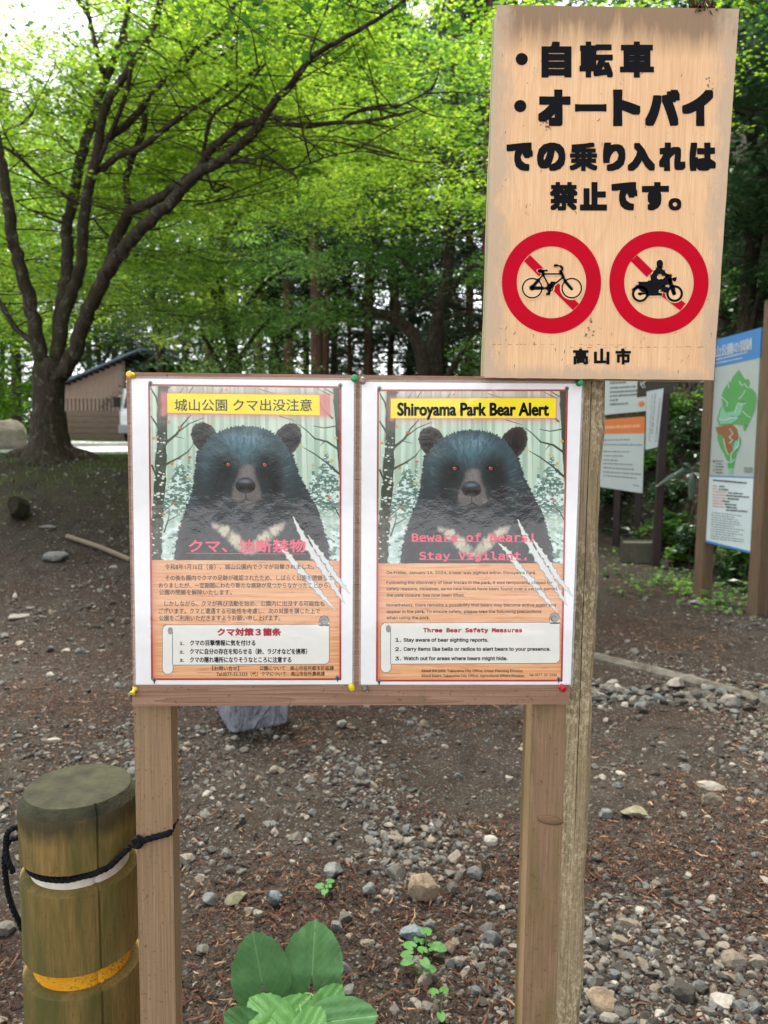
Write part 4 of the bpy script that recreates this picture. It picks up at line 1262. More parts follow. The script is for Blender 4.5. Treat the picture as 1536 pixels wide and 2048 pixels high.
def beam(mb, p, q, wx, dirv):
    """upright post between heights of p and q, square section turned along dirv"""
    d = np.array([dirv[0], dirv[1], 0.]); d /= np.linalg.norm(d); n = np.array([-d[1], d[0], 0])
    h = wx/2
    ring = [(-h, -h), (h, -h), (h, h), (-h, h)]
    A = np.array([p+d*a+n*b for a, b in ring]); B = np.array([q+d*a+n*b for a, b in ring])
    mb.prism(A, B)

# ---- park map on two thick posts
gA, gB = G(1404, 1196), G(1540, 1262)
gB = np.array([gA[0]+.146, gA[1]-.636, 0]); gB[2] = H(gB[0], gB[1])
dv = gB-gA; dv[2] = 0; dvn = dv/np.linalg.norm(dv); nrm = np.array([dvn[1], -dvn[0], 0])
if nrm[0] > 0: nrm = -nrm
mapb = thing('park_map', 'tall park map board with blue header and green map between two thick brown posts', 'map board', tuple(gA))
topA = UP(1425, 700, gA, nrm)[2]
for g_ in (gA, gB):
    mb = MB(); beam(mb, np.array([g_[0], g_[1], g_[2]-.3]), np.array([g_[0], g_[1], topA+(.1 if g_ is gA else .30)]), .11, dvn)
    mb.build('post', M_pole, mapb, bevel=.008)
pm = gA+nrm*.035
PM = lambda x, y, d=0: UP(np.asarray(x, float), np.asarray(y, float), pm+nrm*d, nrm)
Z7 = lambda pts: np.array([(1160+x/3.1037, 600+y/3.1037) for x, y in pts])
def slab(name, pts, mat, parent, P, d=0, th=.018, nn=nrm):
    a = np.array(pts, float); A = P(a[:, 0], a[:, 1], d); mb = MB(); mb.prism(A, A-nn*th); return mb.build(name, mat, parent)
hd = slab('header_panel', Z7([(838, 418), (1117, 358), (1127, 170), (848, 246)]), M_blue, mapb, PM)
mp = slab('map_panel', Z7([(787, 1089), (1078, 1101), (1116, 360), (838, 420)]), M_gmap, mapb, PM)
tx = slab('text_panel', Z7([(773, 1490), (1056, 1560), (1077, 1105), (786, 1094)]), M_wht2, mapb, PM)
slab('blue_strip', Z7([(772, 1502), (1055, 1572), (1056, 1559), (773, 1489)]), M_blue, mapb, PM, .001)
slab('blue_strip', Z7([(786, 1096), (1077, 1107), (1078, 1099), (787, 1088)]), M_blue, mapb, PM, .001)
def onmap(d): return Flat(lambda x, y: PM(1160+np.asarray(x, float)/3.1037, 600+np.asarray(y, float)/3.1037, d))
f = onmap(.003)
def slanted(f, txt, a, b, h, bold=0):
    V, T = glyph_mesh(txt); a0, a1 = V[:, 0].min(), V[:, 0].max(); t = (V[:, 0]-a0)/(a1-a0)
    k = h/.88
    X = a[0]+t*(b[0]-a[0]); Y = a[1]+t*(b[1]-a[1])-(V[:, 1]-.36)*k
    for dx, dy in [(0, 0)]+([(bold*math.cos(i), bold*math.sin(i)) for i in range(0, 6)] if bold else []): f.mb.addk(f.P(X+dx, Y+dy), T)
slanted(f, '城山公園の規制', (800, 336), (1064, 272), 66, 1.9)
f.build('lettering', enamel('white_lettering', (232, 236, 238)), hd)
def dashes(f, a, b, h, word=(8, 26), gap=3, fill=1.0):
    """lines of print too small to read"""
    L = math.hypot(b[0]-a[0], b[1]-a[1]); t = 0
    while t < L:
        l = min(rng.uniform(*word), L-t)
        p = [(a[0]+(b[0]-a[0])*(q/L), a[1]+(b[1]-a[1])*(q/L)) for q in (t, t+l)]
        f.poly([(p[0][0], p[0][1]+h/2), (p[1][0], p[1][1]+h/2), (p[1][0], p[1][1]-h/2*rng.uniform(.5, 1)), (p[0][0], p[0][1]-h/2*rng.uniform(.5, 1))])
        t += l+gap*rng.uniform(.6, 1.6)
f = onmap(.003)
dashes(f, (846, 370), (1040, 322), 9, (6, 16), 3); dashes(f, (842, 394), (1010, 358), 7, (5, 14), 3)
f.build('small_print', M_wht, hd)
f = onmap(.002)
f.poly([(987, 432), (1010, 470), (1024, 492), (1046, 490), (1056, 515), (1046, 545), (1068, 550), (1090, 575), (1098, 620), (1084, 690), (1060, 740), (1044, 775), (1036, 790), (1024, 818), (1012, 800), (1014, 780), (986, 776), (940, 770), (900, 780), (862, 780), (850, 740), (866, 680), (884, 650), (876, 600), (890, 560), (930, 500)])
f.poly([(856, 820), (850, 856), (872, 920), (896, 960), (916, 1010), (920, 1078), (944, 1078), (960, 1010), (972, 950), (990, 920), (1000, 880), (996, 850), (980, 800), (940, 776), (880, 800)])
f.build('map_green_area', M_green, mp)
f = onmap(.0035)
f.poly([(884, 655), (905, 700), (960, 690), (990, 640), (1015, 640), (1000, 700), (975, 740), (940, 765), (868, 770), (862, 735), (872, 690)]); f.poly([(920, 1080), (945, 1080), (952, 1045), (918, 1045)]); f.poly([(935, 880), (965, 870), (992, 880), (985, 920), (950, 930)])
f.build('map_teal_area', M_teal, mp)
f = onmap(.0035)
f.poly([(840, 790), (900, 778), (945, 770), (972, 800), (984, 850), (960, 880), (945, 930), (920, 962), (900, 900), (884, 840), (852, 828)])
f.build('map_brown_area', M_brown, mp)
f = onmap(.005)
for pts in ([(876, 600), (900, 620), (916, 640), (910, 660)], [(985, 615), (1010, 590), (1026, 560)], [(990, 505), (1004, 535), (1022, 520), (1040, 545)], [(860, 740), (900, 746), (940, 730), (975, 735)],
            [(960, 700), (980, 640), (1005, 650), (1030, 640)], [(1010, 690), (1040, 720), (1060, 730)], [(930, 800), (950, 830), (925, 850), (948, 870), (925, 890)], [(975, 780), (990, 840), (985, 900), (960, 930), (935, 960), (940, 1010)], [(905, 1000), (935, 1010), (960, 990)], [(890, 860), (905, 930), (920, 960)], [(940, 480), (932, 510)], [(920, 520), (925, 545)]):
    f.line(pts, 4.5)
f.build('map_paths', M_wht, mp)
f = onmap(.005)
for a, b in (((936, 722), (960, 722)), ((975, 722), (1000, 722)), ((1000, 632), (1030, 632)), ((1015, 780), (1042, 780)), ((990, 535), (1014, 530)), ((845, 490), (852, 520)), ((1094, 505), (1096, 512)), ((1040, 930), (1041, 955))): dashes(f, a, b, 6)
for i in range(5): dashes(f, (842, 998+i*18), (886+rng.uniform(-8, 8), 1000+i*18), 8, (5, 12), 2)
for i in range(3): dashes(f, (1018, 1042+i*12), (1072, 1044+i*12), 7, (8, 18), 2)
f.build('map_labels', M_ink, mp)
for nm, y, mt_ in (('brown_key', 1002, M_brown), ('teal_key', 1030, M_teal), ('orange_key', 1056, M_orange)):
    f = onmap(.004); f.rect(824, y-7, 836, y+7); f.build(nm, mt_, mp)
f = onmap(.003)
dashes(f, (826, 1117), (1034, 1136), 13, (10, 30), 2)
for i, (x0, x1) in enumerate(((864, 896), (862, 920), (918, 1010), (906, 1048), (914, 985), (884, 930), (896, 970), (904, 975), (904, 1040))):
    dashes(f, (x0, 1154+i*18+(x0-826)*.06), (x1, 1154+i*18+(x1-826)*.07), 11, (10, 30), 2)
f.build('rule_lines', M_ink, tx)
f = onmap(.003)
for i, x1 in enumerate((852, 855, 908, 900, 906, 880, 890, 895)): dashes(f, (823, 1152+i*18), (x1, 1154+i*18+(x1-823)*.06), 10, (10, 30), 2)
f.build('rule_names', M_pinkk, tx)
f = onmap(.003)
for i, (x0, x1) in enumerate(((820, 1005), (816, 960), (816, 980), (815, 990), (815, 1000), (814, 960), (814, 1022), (812, 985), (812, 1010), (812, 960), (810, 1015), (810, 1018))):
    dashes(f, (x0, 1318+i*14.5), (x1, 1318+i*14.5+(x1-x0)*.12), 6, (6, 22), 4)
f.build('small_print', M_ink2, tx)

# ---- white and orange notice on two dark posts
iA, iB = G(1238, 1062), G(1278, 1090)
di = iB-iA; di[2] = 0; din = di/np.linalg.norm(di); ni = np.array([din[1], -din[0], 0])
if ni[0] > 0: ni = -ni
# a sign facing the path, seen half from the side
info = thing('information_sign', 'white information sign with orange band on dark posts beside the bank', 'sign', tuple(iB))
yaw = R(24)
ni = np.array([-math.sin(yaw), -math.cos(yaw), 0.]); din = np.array([math.cos(yaw), -math.sin(yaw), 0.])
for x, yb in ((1232, 1064), (1273, 1092)):
    g_ = UP(x, yb, iB+ni*-.03, ni); zt_ = UP(x, 700, iB+ni*-.03, ni)[2]
    mb = MB(); beam(mb, g_-np.array([0, 0, .4]), np.array([g_[0], g_[1], zt_]), .08, din); mb.build('post', M_dpost, info)
PI_ = lambda x, y, d=0: UP(np.asarray(x, float), np.asarray(y, float), iB+ni*(.03+d), ni)
def islab(nm, pts, mat, par, d=0, th=.02): return slab(nm, pts, mat, par, PI_, d, th, ni)
upn = islab('upper_panel', [(1150, 835), (1292, 822), (1294, 712), (1152, 725)], M_wht, info)
lo = islab('lower_panel', Z7([(120, 1160), (388, 1200), (403, 722), (140, 742)]), M_wht, info)
islab('orange_band', Z7([(130, 832), (402, 828), (403.5, 722), (135, 742)]), M_orange, lo, .002, .002)
def onZ7(P, d): return Flat(lambda x, y: P(1160+np.asarray(x, float)/3.1037, 600+np.asarray(y, float)/3.1037, d))
f = onZ7(PI_, .004); dashes(f, (152, 790), (375, 780), 20, (8, 22), 3); f.build('band_lettering', enamel('pale_orange', (246, 176, 120)), lo)
f = onZ7(PI_, .003)
for y0, y1, x1 in ((870, 866, 310), (896, 900, 385), (940, 942, 305), (966, 968, 268), (992, 996, 235), (1014, 1022, 330), (1040, 1052, 336), (1066, 1082, 378), (1088, 1106, 350)): dashes(f, (145, y0), (x1, y1), 8, (8, 26), 3)
dashes(f, (330, 1148), (368, 1154), 9, (5, 12), 2)
f.build('small_print', M_ink2, lo)
f = onZ7(PI_, .003)
for y, x1 in ((500, 250), (516, 290), (546, 345), (572, 360), (596, 380), (622, 235), (648, 300)): dashes(f, (186, y), (x1, y-(x1-186)*.06), 13, (8, 20), 3)
f.build('small_print', M_ink, upn)
f = onZ7(PI_, .003); f.disc(382, 645, 20, 20, 18); f.build('orange_seal', M_orange, upn)

# ---- direction board and narrow white notice on a slim post
gP = G(1311, 1132)
yaw = R(10); npn = np.array([-math.sin(yaw), -math.cos(yaw), 0.]); dpn = np.array([math.cos(yaw), -math.sin(yaw), 0.])
dirs = thing('direction_sign', 'dark direction board with white arrow on a slim post, behind the sign corner', 'sign', tuple(gP))
zt_ = UP(1321, 735, gP, npn)[2]
mb = MB(); beam(mb, gP-np.array([0, 0, .3]), np.array([gP[0]+.02, gP[1], zt_]), .085, dpn); mb.build('post', M_dpost, dirs, bevel=.01)
PD = lambda x, y, d=0: UP(np.asarray(x, float), np.asarray(y, float), gP+npn*(.05+d), npn)
M_olive = plain('olive_board', lin((62, 58, 48)), .6, .3, .15, 12)
ab = slab('arrow_board', [(1275, 795), (1347, 786), (1348, 735), (1276, 742)], M_olive, dirs, PD, 0, .03, npn)
f = onZ7(PD, .003)
f.line([(378, 525), (410, 500)], 7); f.line([(376, 508), (378, 526), (392, 545)], 6); f.line([(395, 520), (404, 545)], 4)
f.build('white_arrow', M_wht, ab)
f = onZ7(PD, .002); f.line([(418, 545), (560, 525)], 3); f.line([(418, 500), (560, 482)], 3); f.build('board_joint', plain('joint', lin((84, 80, 68)), .7), ab)
wn = slab('paper_notice', Z7([(408, 930), (482, 912), (519, 548), (414, 568)]), M_wht, None, PD, .012, .01, npn)
wn.name = 'vertical_notice'
tag(wn, 'narrow white notice with vertical black writing, fixed to the slim direction post', 'notice')
f = onZ7(PD, .016)
for x0, y0, x1, y1, wd in ((497, 612, 470, 890, 10), (468, 585, 447, 830, 12), (448, 590, 430, 880, 9), (492, 640, 472, 850, 6)):
    t = 0
    while t < .97:
        dt = rng.uniform(.03, .055)
        for _ in range(3):
            q = t+rng.uniform(0, dt*.6); cx = x0+(x1-x0)*q; cy_ = y0+(y1-y0)*q
            a = rng.choice([0, 0, 1.5, .8, 2.2]); l = wd*rng.uniform(.3, .55)
            f.line([(cx-math.cos(a)*l, cy_-math.sin(a)*l), (cx+math.cos(a)*l, cy_+math.sin(a)*l)], 2.2, False)
        t += dt+.015
f.build('lettering', M_ink, wn)

# ================================================================== TREES AND GREENERY
def star_leaf():
    a = np.radians([90, 60, 38, 12, -12, -50, -90, -130, -168, 168, 142, 120])
    r = np.array([1, .36, .92, .34, .74, .30, .18, .30, .74, .34, .92, .36])
    P = np.stack([r*np.cos(a), r*np.sin(a)*1.0, -.10*r*r], 1)
    V = np.vstack([[0, -.05, 0.04], P])
    return V, np.array([[0, 1+i, 1+(i+1) % 12] for i in range(12)])
STAR = star_leaf()
RHOMB = (np.array([[0, -1, 0], [.55, .05, .06], [0, 1, -.05], [-.55, .05, .06]]), np.array([[0, 1, 2, 3]]))
LANCE = (np.array([[0, -1, 0], [.22, -.3, .05], [.2, .4, .03], [0, 1.1, -.12], [-.2, .4, .03], [-.22, -.3, .05]]), np.array([[0, 1, 2, 3], [0, 3, 4, 5]]))
def leaf_cloud(Cn, size, shape, tilt=.45):
    n = len(Cn); size = np.broadcast_to(size, (n,))
    Vv = shape[0][None]*size[:, None, None]
    Vv = np.einsum('nij,nkj->nki', rand_rot(n, tilt), Vv)+Cn[:, None, :]
    k = len(shape[0])
    F = shape[1][None]+(np.arange(n)*k)[:, None, None]
    return Vv.reshape(-1, 3), F.reshape(-1, shape[1].shape[1])
def sprays(cent, rad, per, flat=.14, tilt=.18):
    """flat tiers of leaf positions around each centre"""
    cent = np.asarray(cent); n = len(cent); rad = np.broadcast_to(rad, (n,))
    q = np.sqrt(rng.random((n, per)))*rad[:, None]; a = rng.uniform(0, 2*math.pi, (n, per))
    sx = rng.normal(0, tilt, (n, 1)); sy = rng.normal(0, tilt, (n, 1))
    X = q*np.cos(a); Y = q*np.sin(a)
    Z = X*sx+Y*sy-.22*q*q/rad[:, None]+rng.normal(0, flat, (n, per))*rad[:, None]
    return (cent[:, None, :]+np.stack([X, Y, Z], -1)).reshape(-1, 3)

M_maple = leaf_mat('maple_leaf', [(.12, (.055, .13, .014)), (.40, (.13, .26, .022)), (.62, (.27, .42, .04)), (.88, (.46, .60, .08))], .62, (1.0, 1.0, .8), .02, .5)
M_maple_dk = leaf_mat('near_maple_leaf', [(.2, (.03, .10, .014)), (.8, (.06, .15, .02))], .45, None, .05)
M_pale = leaf_mat('pale_maple_leaf', [(.15, (.09, .20, .04)), (.5, (.15, .32, .055)), (.85, (.25, .43, .07))], .58, None, .04)
M_mid = leaf_mat('green_leaf', [(.15, (.06, .15, .03)), (.5, (.11, .25, .045)), (.85, (.18, .34, .06))], .55, None, .02, .5)
M_dark = leaf_mat('dark_leaf', [(.15, (.028, .068, .028)), (.5, (.05, .11, .042)), (.85, (.085, .17, .06))], .35, None, .06)
M_con = leaf_mat('conifer_needles', [(.15, (.022, .050, .026)), (.5, (.04, .085, .040)), (.85, (.07, .13, .055))], .25, None, .04)
M_bright = leaf_mat('bright_leaf', [(.15, (.09, .22, .02)), (.5, (.15, .32, .025)), (.85, (.24, .42, .04))], .55, None, .02, .5)
M_bark = bark('maple_bark', lin((34, 29, 25)), lin((76, 67, 56)), lin((112, 112, 100)), .3, lin((48, 47, 28)))
M_barkd = bark('dark_bark', lin((36, 31, 27)), lin((74, 64, 54)), lin((88, 88, 76)), .3)
M_cedar = bark('cedar_bark', lin((62, 46, 38)), lin((106, 80, 66)), None, .12)
M_twig = plain('twig', lin((58, 48, 38)), .9, .1, .3, 60)

# ---- the big maple: stems and limbs traced from the photo, spread in depth
base = G(98, 918)
maple = thing('maple_tree', 'old maple with several mossy grey stems and bright green leaves, left of the board', 'tree', tuple(base))
YM = base[1]
limbs, tips = [], []
def limb(pts, w0, w1, Y0, Y1, collect=True, n=10):
    """pts in the half-pixel units of the traced crop"""
    p = spline(np.array(pts, float), 4); k = len(p); t = np.linspace(0, 1, k)
    Yd = Y0+(Y1-Y0)*t
    P = np.array([U(x/2, y/2, yy) for (x, y), yy in zip(p, Yd)])
    d = (P-CAM)@fw
    r = (w0+(w1-w0)*t)/4*d/F_PX*.80
    P[1:-1] += rng.normal(0, .12, P[1:-1].shape)*r[1:-1, None]
    limbs.append((P, r, n))
    if collect: tips.append((P, r))
    return P
TB = MB()
# root flare and joined trunk
flare = [(96, 935, 132), (96, 916, 100), (96, 895, 78), (96, 860, 66), (96, 820, 61), (97, 780, 60), (98, 745, 62), (99, 718, 54)]
P = np.array([U(x, y, YM) for x, y, _ in flare]); d = (P-CAM)@fw
TB.tube(P, np.array([w_ for *_, w_ in flare])/2*d/F_PX, 18, rough=.10)
for dx, dy in ((-.30, .1), (.28, .06)):
    q = base+np.array([dx*1.5, dy*1.5, 0]); q[2] = H(q[0], q[1])+.0
    m_ = base+np.array([dx*.55, dy*.55, .10]); s_ = base+np.array([dx*.2, dy*.2, .5])
    TB.tube(spline([s_, m_, q, q+np.array([dx*.6, dy*.6, -.1])], 4), np.linspace(.13, .05, 13), 9, rough=.1)
limb([(172, 1500), (150, 1360), (118, 1210), (84, 1080), (52, 950), (28, 800), (8, 650), (-12, 560), (-40, 380), (-60, 100)], 76, 34, YM-.05, YM-.5)
limb([(214, 1500), (236, 1360), (246, 1220), (262, 1120), (272, 1010), (266, 920), (285, 830), (310, 700), (332, 600), (372, 480), (402, 380), (432, 300), (462, 230), (492, 150), (510, 50), (525, -60)], 70, 28, YM, YM+.3)
limb([(226, 1460), (262, 1250), (300, 1130), (322, 1050), (328, 950), (342, 800), (362, 720), (386, 640), (396, 560), (406, 480), (442, 380), (502, 300), (532, 240), (582, 180), (622, 90), (645, -40)], 64, 30, YM-.05, YM-.8)
limb([(396, 650), (430, 560), (470, 470), (502, 380), (522, 270), (524, 205), (500, 150), (505, 60), (532, -40)], 24, 20, YM-.4, YM-.9)
limb([(440, 205), (480, 208), (524, 215)], 16, 14, YM, YM-.5, False)
limb([(240, 1500), (300, 1400), (332, 1300), (382, 1180), (432, 1080), (482, 1010), (542, 940), (602, 880), (682, 808), (742, 745), (792, 690), (842, 668), (902, 630), (962, 580), (1022, 520), (1062, 460), (1102, 400), (1162, 340), (1212, 270), (1242, 230), (1300, 195), (1380, 150), (1460, 105), (1542, 55), (1660, -30)], 80, 16, YM-.05, YM-2.2)
limb([(432, 1085), (470, 950), (500, 880), (522, 845), (600, 812), (680, 765), (750, 715), (810, 672)], 62, 40, YM-.1, YM-.75, False)
limb([(512, 850), (505, 745), (515, 680), (532, 620), (562, 550), (580, 500), (580, 430), (590, 385)], 38, 26, YM-.1, YM-.2)
limb([(800, 668), (840, 600), (900, 550), (960, 505), (1030, 480), (1078, 464), (1122, 482), (1182, 500), (1262, 500), (1342, 490), (1422, 490), (1502, 478), (1600, 458), (1660, 440)], 42, 12, YM-.75, YM-2.0)
limb([(1372, 474), (1442, 440), (1540, 420), (1585, 425), (1640, 405), (1700, 370), (1740, 330), (1760, 260)], 17, 5, YM-1.4, YM-2.0)
limb([(808, 650), (822, 560), (836, 490), (872, 440), (932, 400), (982, 350), (1032, 290), (1062, 255)], 20, 12, YM-.75, YM-1.6)
limb([(836, 632), (900, 650), (962, 645), (1042, 630), (1112, 598)], 17, 9, YM-.8, YM-1.5)
limb([(1042, 632), (1102, 652), (1150, 680), (1190, 712), (1190, 750)], 12, 6, YM-1.2, YM-1.5)
limb([(1150, 678), (1222, 660), (1302, 630), (1382, 612), (1480, 606), (1600, 618)], 9, 4, YM-1.3, YM-2.2)
limb([(828, 695), (858, 765), (902, 748), (934, 760), (926, 790), (890, 802), (830, 812), (760, 825)], 15, 7, YM-.7, YM-.6)
limb([(396, 690), (472, 622), (542, 600), (602, 560), (682, 500), (742, 450), (802, 420), (862, 380), (922, 330), (972, 308), (1042, 265)], 36, 16, YM-.3, YM-1.3)
limb([(430, 555), (502, 500), (562, 440), (602, 372), (652, 328), (722, 268), (782, 200), (852, 150), (912, 88), (940, 20)], 40, 18, YM-.3, YM-.9)
limb([(690, 300), (790, 260), (852, 240), (902, 210), (952, 172)], 16, 10, YM-.6, YM-.9)
limb([(830, 165), (900, 138), (978, 130)], 18, 12, YM-.7, YM-1.0)
limb([(1195, 310), (1230, 250), (1260, 150), (1300, 60)], 12, 8, YM-1.7, YM-2.0)
limb([(276, 798), (222, 752), (152, 702), (102, 652), (52, 612), (0, 580)], 20, 15, YM, YM-.4)
limb([(56, 606), (22, 535), (0, 480)], 9, 6, YM-.35, YM-.5); limb([(22, 522), (112, 482), (152, 400), (192, 320)], 6, 3, YM-.4, YM-.3)
limb([(252, 892), (172, 862), (102, 830), (60, 800)], 11, 6, YM, YM-.3)
limb([(412, 290), (392, 220), (376, 150), (352, 60), (302, -10)], 28, 18, YM+.1, YM+.3); limb([(358, 80), (345, -10)], 18, 14, YM+.2, YM+.3)
limb([(130, 1370), (62, 1310), (0, 1210), (-40, 1150)], 32, 22, YM-.05, YM+.3)
limb([(430, 940), (400, 910), (372, 870)], 16, 8, YM, YM+.2, False)
for P, r, n in limbs: TB.tube(P, r, n, rough=.12)
TB.build('trunk', M_bark, maple, True)

# foliage: twigs from the limbs, then tiers of leaves over the whole crown
cent, rads = [], []
TW = MB()
for P, r in tips:
    L = np.concatenate([[0], np.cumsum(np.linalg.norm(np.diff(P, axis=0), axis=1))])
    for s_ in np.arange(.15 if r[0] < .05 else L[-1]*.35, L[-1], .17):
        p = np.array([np.interp(s_, L, P[:, i]) for i in range(3)])
        a = rng.uniform(0, 2*math.pi); l = rng.uniform(.35, 1.15)
        dvec = np.array([math.cos(a), math.sin(a), rng.uniform(-.05, .55)])
        e = p+dvec*l; mdl = p+dvec*l*.5+rng.normal(0, .06, 3)
        TW.tube(spline([p, mdl, e], 3), np.linspace(.009, .003, 7), 4, False)
        for t_ in (.45, .75, 1.0):
            cent.append(p+(e-p)*t_+rng.normal(0, .09, 3)+np.array([0, rng.uniform(.3, 1.3), rng.uniform(.1, .5)])); rads.append(rng.uniform(.16, .34))
n = 5600
x = rng.uniform(-8.5, 4.0, n); y = 11.6-9*rng.random(n)**1.6; z = 3.45+rng.random(n)**1.35*2.9
z += np.where(x < -2.5, -.5*rng.random(n), 0)
den = fbm(x*.55+3, y*.55+z*.3, 61, 3)
k = den > .43
k &= (y > YM-.4) | (z > 4.55+.12*(YM-y))
k &= ~((x < -3.7) & (z > 5.3) & (rng.random(n) < .8))
k &= z < 6.6-.12*np.abs(x+1)
k &= ~((x > 1.8) & (rng.random(n) < .35))
dep = y+1.03
k &= z > 1.35+dep*np.where(x < -.27*dep, .19, .285)+rng.normal(0, .16, n)-.25*(fbm(x*.9, y*.9, 65, 2)-.3)
for q in np.stack([x, y, z], 1)[k]: cent.append(q); rads.append(rng.uniform(.22, .46))
for _ in range(2200):                           # thick leafage on the far left side
    q = np.array([rng.uniform(-9.5, -1.8), rng.uniform(8.0, 12.5), rng.uniform(2.9, 6.6)])
    if q[0] < -.40*(q[1]+1.03) and q[2] > 1.35+.47*(q[1]+1.03) and rng.random() < .85: continue
    if fbm(q[0]*.8, q[2]*.8+q[1]*.3, 63, 3) < .40: continue
    cent.append(q); rads.append(rng.uniform(.25, .5))
for _ in range(300):                            # extra leaf tiers above the view, added to shade the ground
    cent.append(np.array([rng.uniform(-4.5, 3.5), rng.uniform(0.6, 3.5), rng.uniform(4.6, 5.8)])); rads.append(rng.uniform(.3, .55))
cent = np.array(cent); rads = np.array(rads)
LP = sprays(cent, rads, 58, .06, .20)
LP = LP[((LP-CAM)@fw > 2.9) | (LP[:, 2] > 4.4)]
sz = rng.uniform(.024, .040, len(LP))
v_, f_ = leaf_cloud(LP, sz, STAR, .34)
obj('crown', mk('crown', v_, f_), M_maple, maple)
for q, rr_ in zip(cent[::3], rads[::3]):
    a = rng.uniform(0, 6.28); dvec = np.array([math.cos(a), math.sin(a), .15*rng.normal()])*rr_
    TW.tube([q-dvec, q+rng.normal(0, .02, 3), q+dvec], [.0055, .0045, .002], 4, False)
TW.build('twigs', M_twig, maple, True)
# near twig of the same crown hanging into the top of the view
near = []
NB = MB()
for a, b, Yn in (((330, -60), (560, 105), 1.55), ((420, -80), (640, 40), 1.7), ((560, -70), (780, 30), 1.6), ((700, -60), (900, -5), 1.8), ((1010, -60), (1330, -2), 1.0), ((1250, -70), (1520, 15), 1.3), ((430, -40), (480, 70), 1.6)):
    A = U(*a, Yn); B = U(*b, Yn+.1)
    NB.tube(spline([A, (A+B)/2+np.array([0, 0, .02]), B], 4), np.linspace(.003, .0012, 9), 5, False)
    for _ in range(26):
        t_ = rng.random(); near.append(A+(B-A)*t_+rng.normal(0, 1, 3)*np.array([.07, .09, .035]))
near = np.array(near)
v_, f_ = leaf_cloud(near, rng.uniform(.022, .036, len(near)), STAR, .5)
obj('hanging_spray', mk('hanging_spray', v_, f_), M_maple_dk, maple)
NB.build('hanging_twig', M_twig, maple, True)

# ---- other trees
def tree(name, label, base, trunk, tr, blobs, mat, bmat, per=40, leaf=.05, shape=RHOMB, flat=.12, tilt=.5, srad=(.25, .55), group=None, cat='tree', twigs=True):
    """trunk: points relative to the base; blobs: (centre, radii, number of sprays) of the crown"""
    base = np.array([base[0], base[1], float(H(base[0], base[1]))])
    root = thing(name, label, cat, tuple(base), group)
    mb = MB(); T = spline(np.array(trunk, float), 5)+base
    mb.tube(T, np.linspace(tr, tr*.35, len(T)), 10, rough=.08)
    cs, rs = [], []
    for c, rad, n in blobs:
        c = np.array(c, float)+base
        j = np.argmin(np.linalg.norm(T-c*[1, 1, .8]-np.array([0, 0, c[2]*.2-.9]), axis=1)); j = min(j, len(T)-2)
        mid_ = (T[j]+c)/2+rng.normal(0, .15, 3)+np.array([0, 0, .2])
        mb.tube(spline([T[j], mid_, c], 4), np.linspace(tr*.45, tr*.12, 9), 6, False, .1)
        q = rng.normal(0, 1, (n, 3)); q /= np.linalg.norm(q, axis=1)[:, None]; q *= (rng.random((n, 1))**.45)*np.array(rad)
        for p in q:
            cs.append(c+p); rs.append(rng.uniform(*srad))
            if twigs and rng.random() < .35: mb.tube([c+p*.2, c+p*.6+rng.normal(0, .05, 3), c+p], [tr*.09, tr*.06, .004], 4, False)
    mb.build('trunk', bmat, root, True)
    LP = sprays(np.array(cs), np.array(rs), per, flat, .25)
    LP = LP[LP[:, 2] > H(LP[:, 0], LP[:, 1])-.05]
    v_, f_ = leaf_cloud(LP, rng.uniform(.7, 1.3, len(LP))*leaf, shape, tilt)
    obj('crown', mk('crown', v_, f_), mat, root)
    return root
def AT(px, d_y): return U(px, 900, d_y)[:2]
bx_, by_ = AT(455, 11.5)
tree('broadleaf_tree', 'young maple with layered drooping pale green branches, behind the Japanese poster', (bx_, by_), [(0, 0, -.2), (.1, .1, 1.4), (-.1, 0, 2.8), (.2, .1, 4.6)], .11,
     [((-.3, -.3, 2.1), (1.1, .9, .28), 40), ((-.2, -.8, 2.9), (1.3, .9, .30), 46), ((-1.4, .2, 3.1), (1.0, .9, .28), 36), ((.9, -.5, 2.2), (1.0, .9, .28), 36), ((.2, -.2, 1.5), (1.2, .8, .22), 34), ((1.3, .3, 3.2), (1.2, .9, .3), 40), ((-.6, .4, 3.9), (1.4, 1, .35), 46), ((1.0, 0, 4.2), (1.3, 1, .35), 40)], M_pale, M_barkd, 60, .036, STAR)
bx_, by_ = AT(880, 12.5)
tree('broadleaf_tree', 'dark stemmed forked tree with bent lower limb, between the board and the wooden sign', (bx_, by_), [(0, 0, -.2), (-.05, 0, 1.0), (-.12, 0, 2.2), (-.08, 0, 2.8), (.1, .1, 3.6), (.15, 0, 5.5), (.1, 0, 7.5)], .17,
     [((-.5, 0, 4.6), (.9, .8, .3), 30), ((.8, 0, 3.6), (1.0, .8, .3), 34), ((-1.0, -.3, 3.9), (.9, .8, .26), 30), ((-.3, -.4, 5.6), (1.2, 1, .4), 40), ((1.1, -.2, 5.0), (1.0, 1, .35), 34), ((-1.5, .2, 5.2), (1.0, 1, .35), 32), ((.4, -.4, 6.8), (1.5, 1.2, .5), 50), ((-1.2, 0, 6.9), (1.3, 1, .5), 40), ((.9, .4, 2.3), (.8, .6, .3), 24), ((1.2, .5, 1.5), (.9, .7, .5), 30)], M_mid, M_barkd, 56, .045, STAR)
bx_, by_ = AT(850, 12.0)
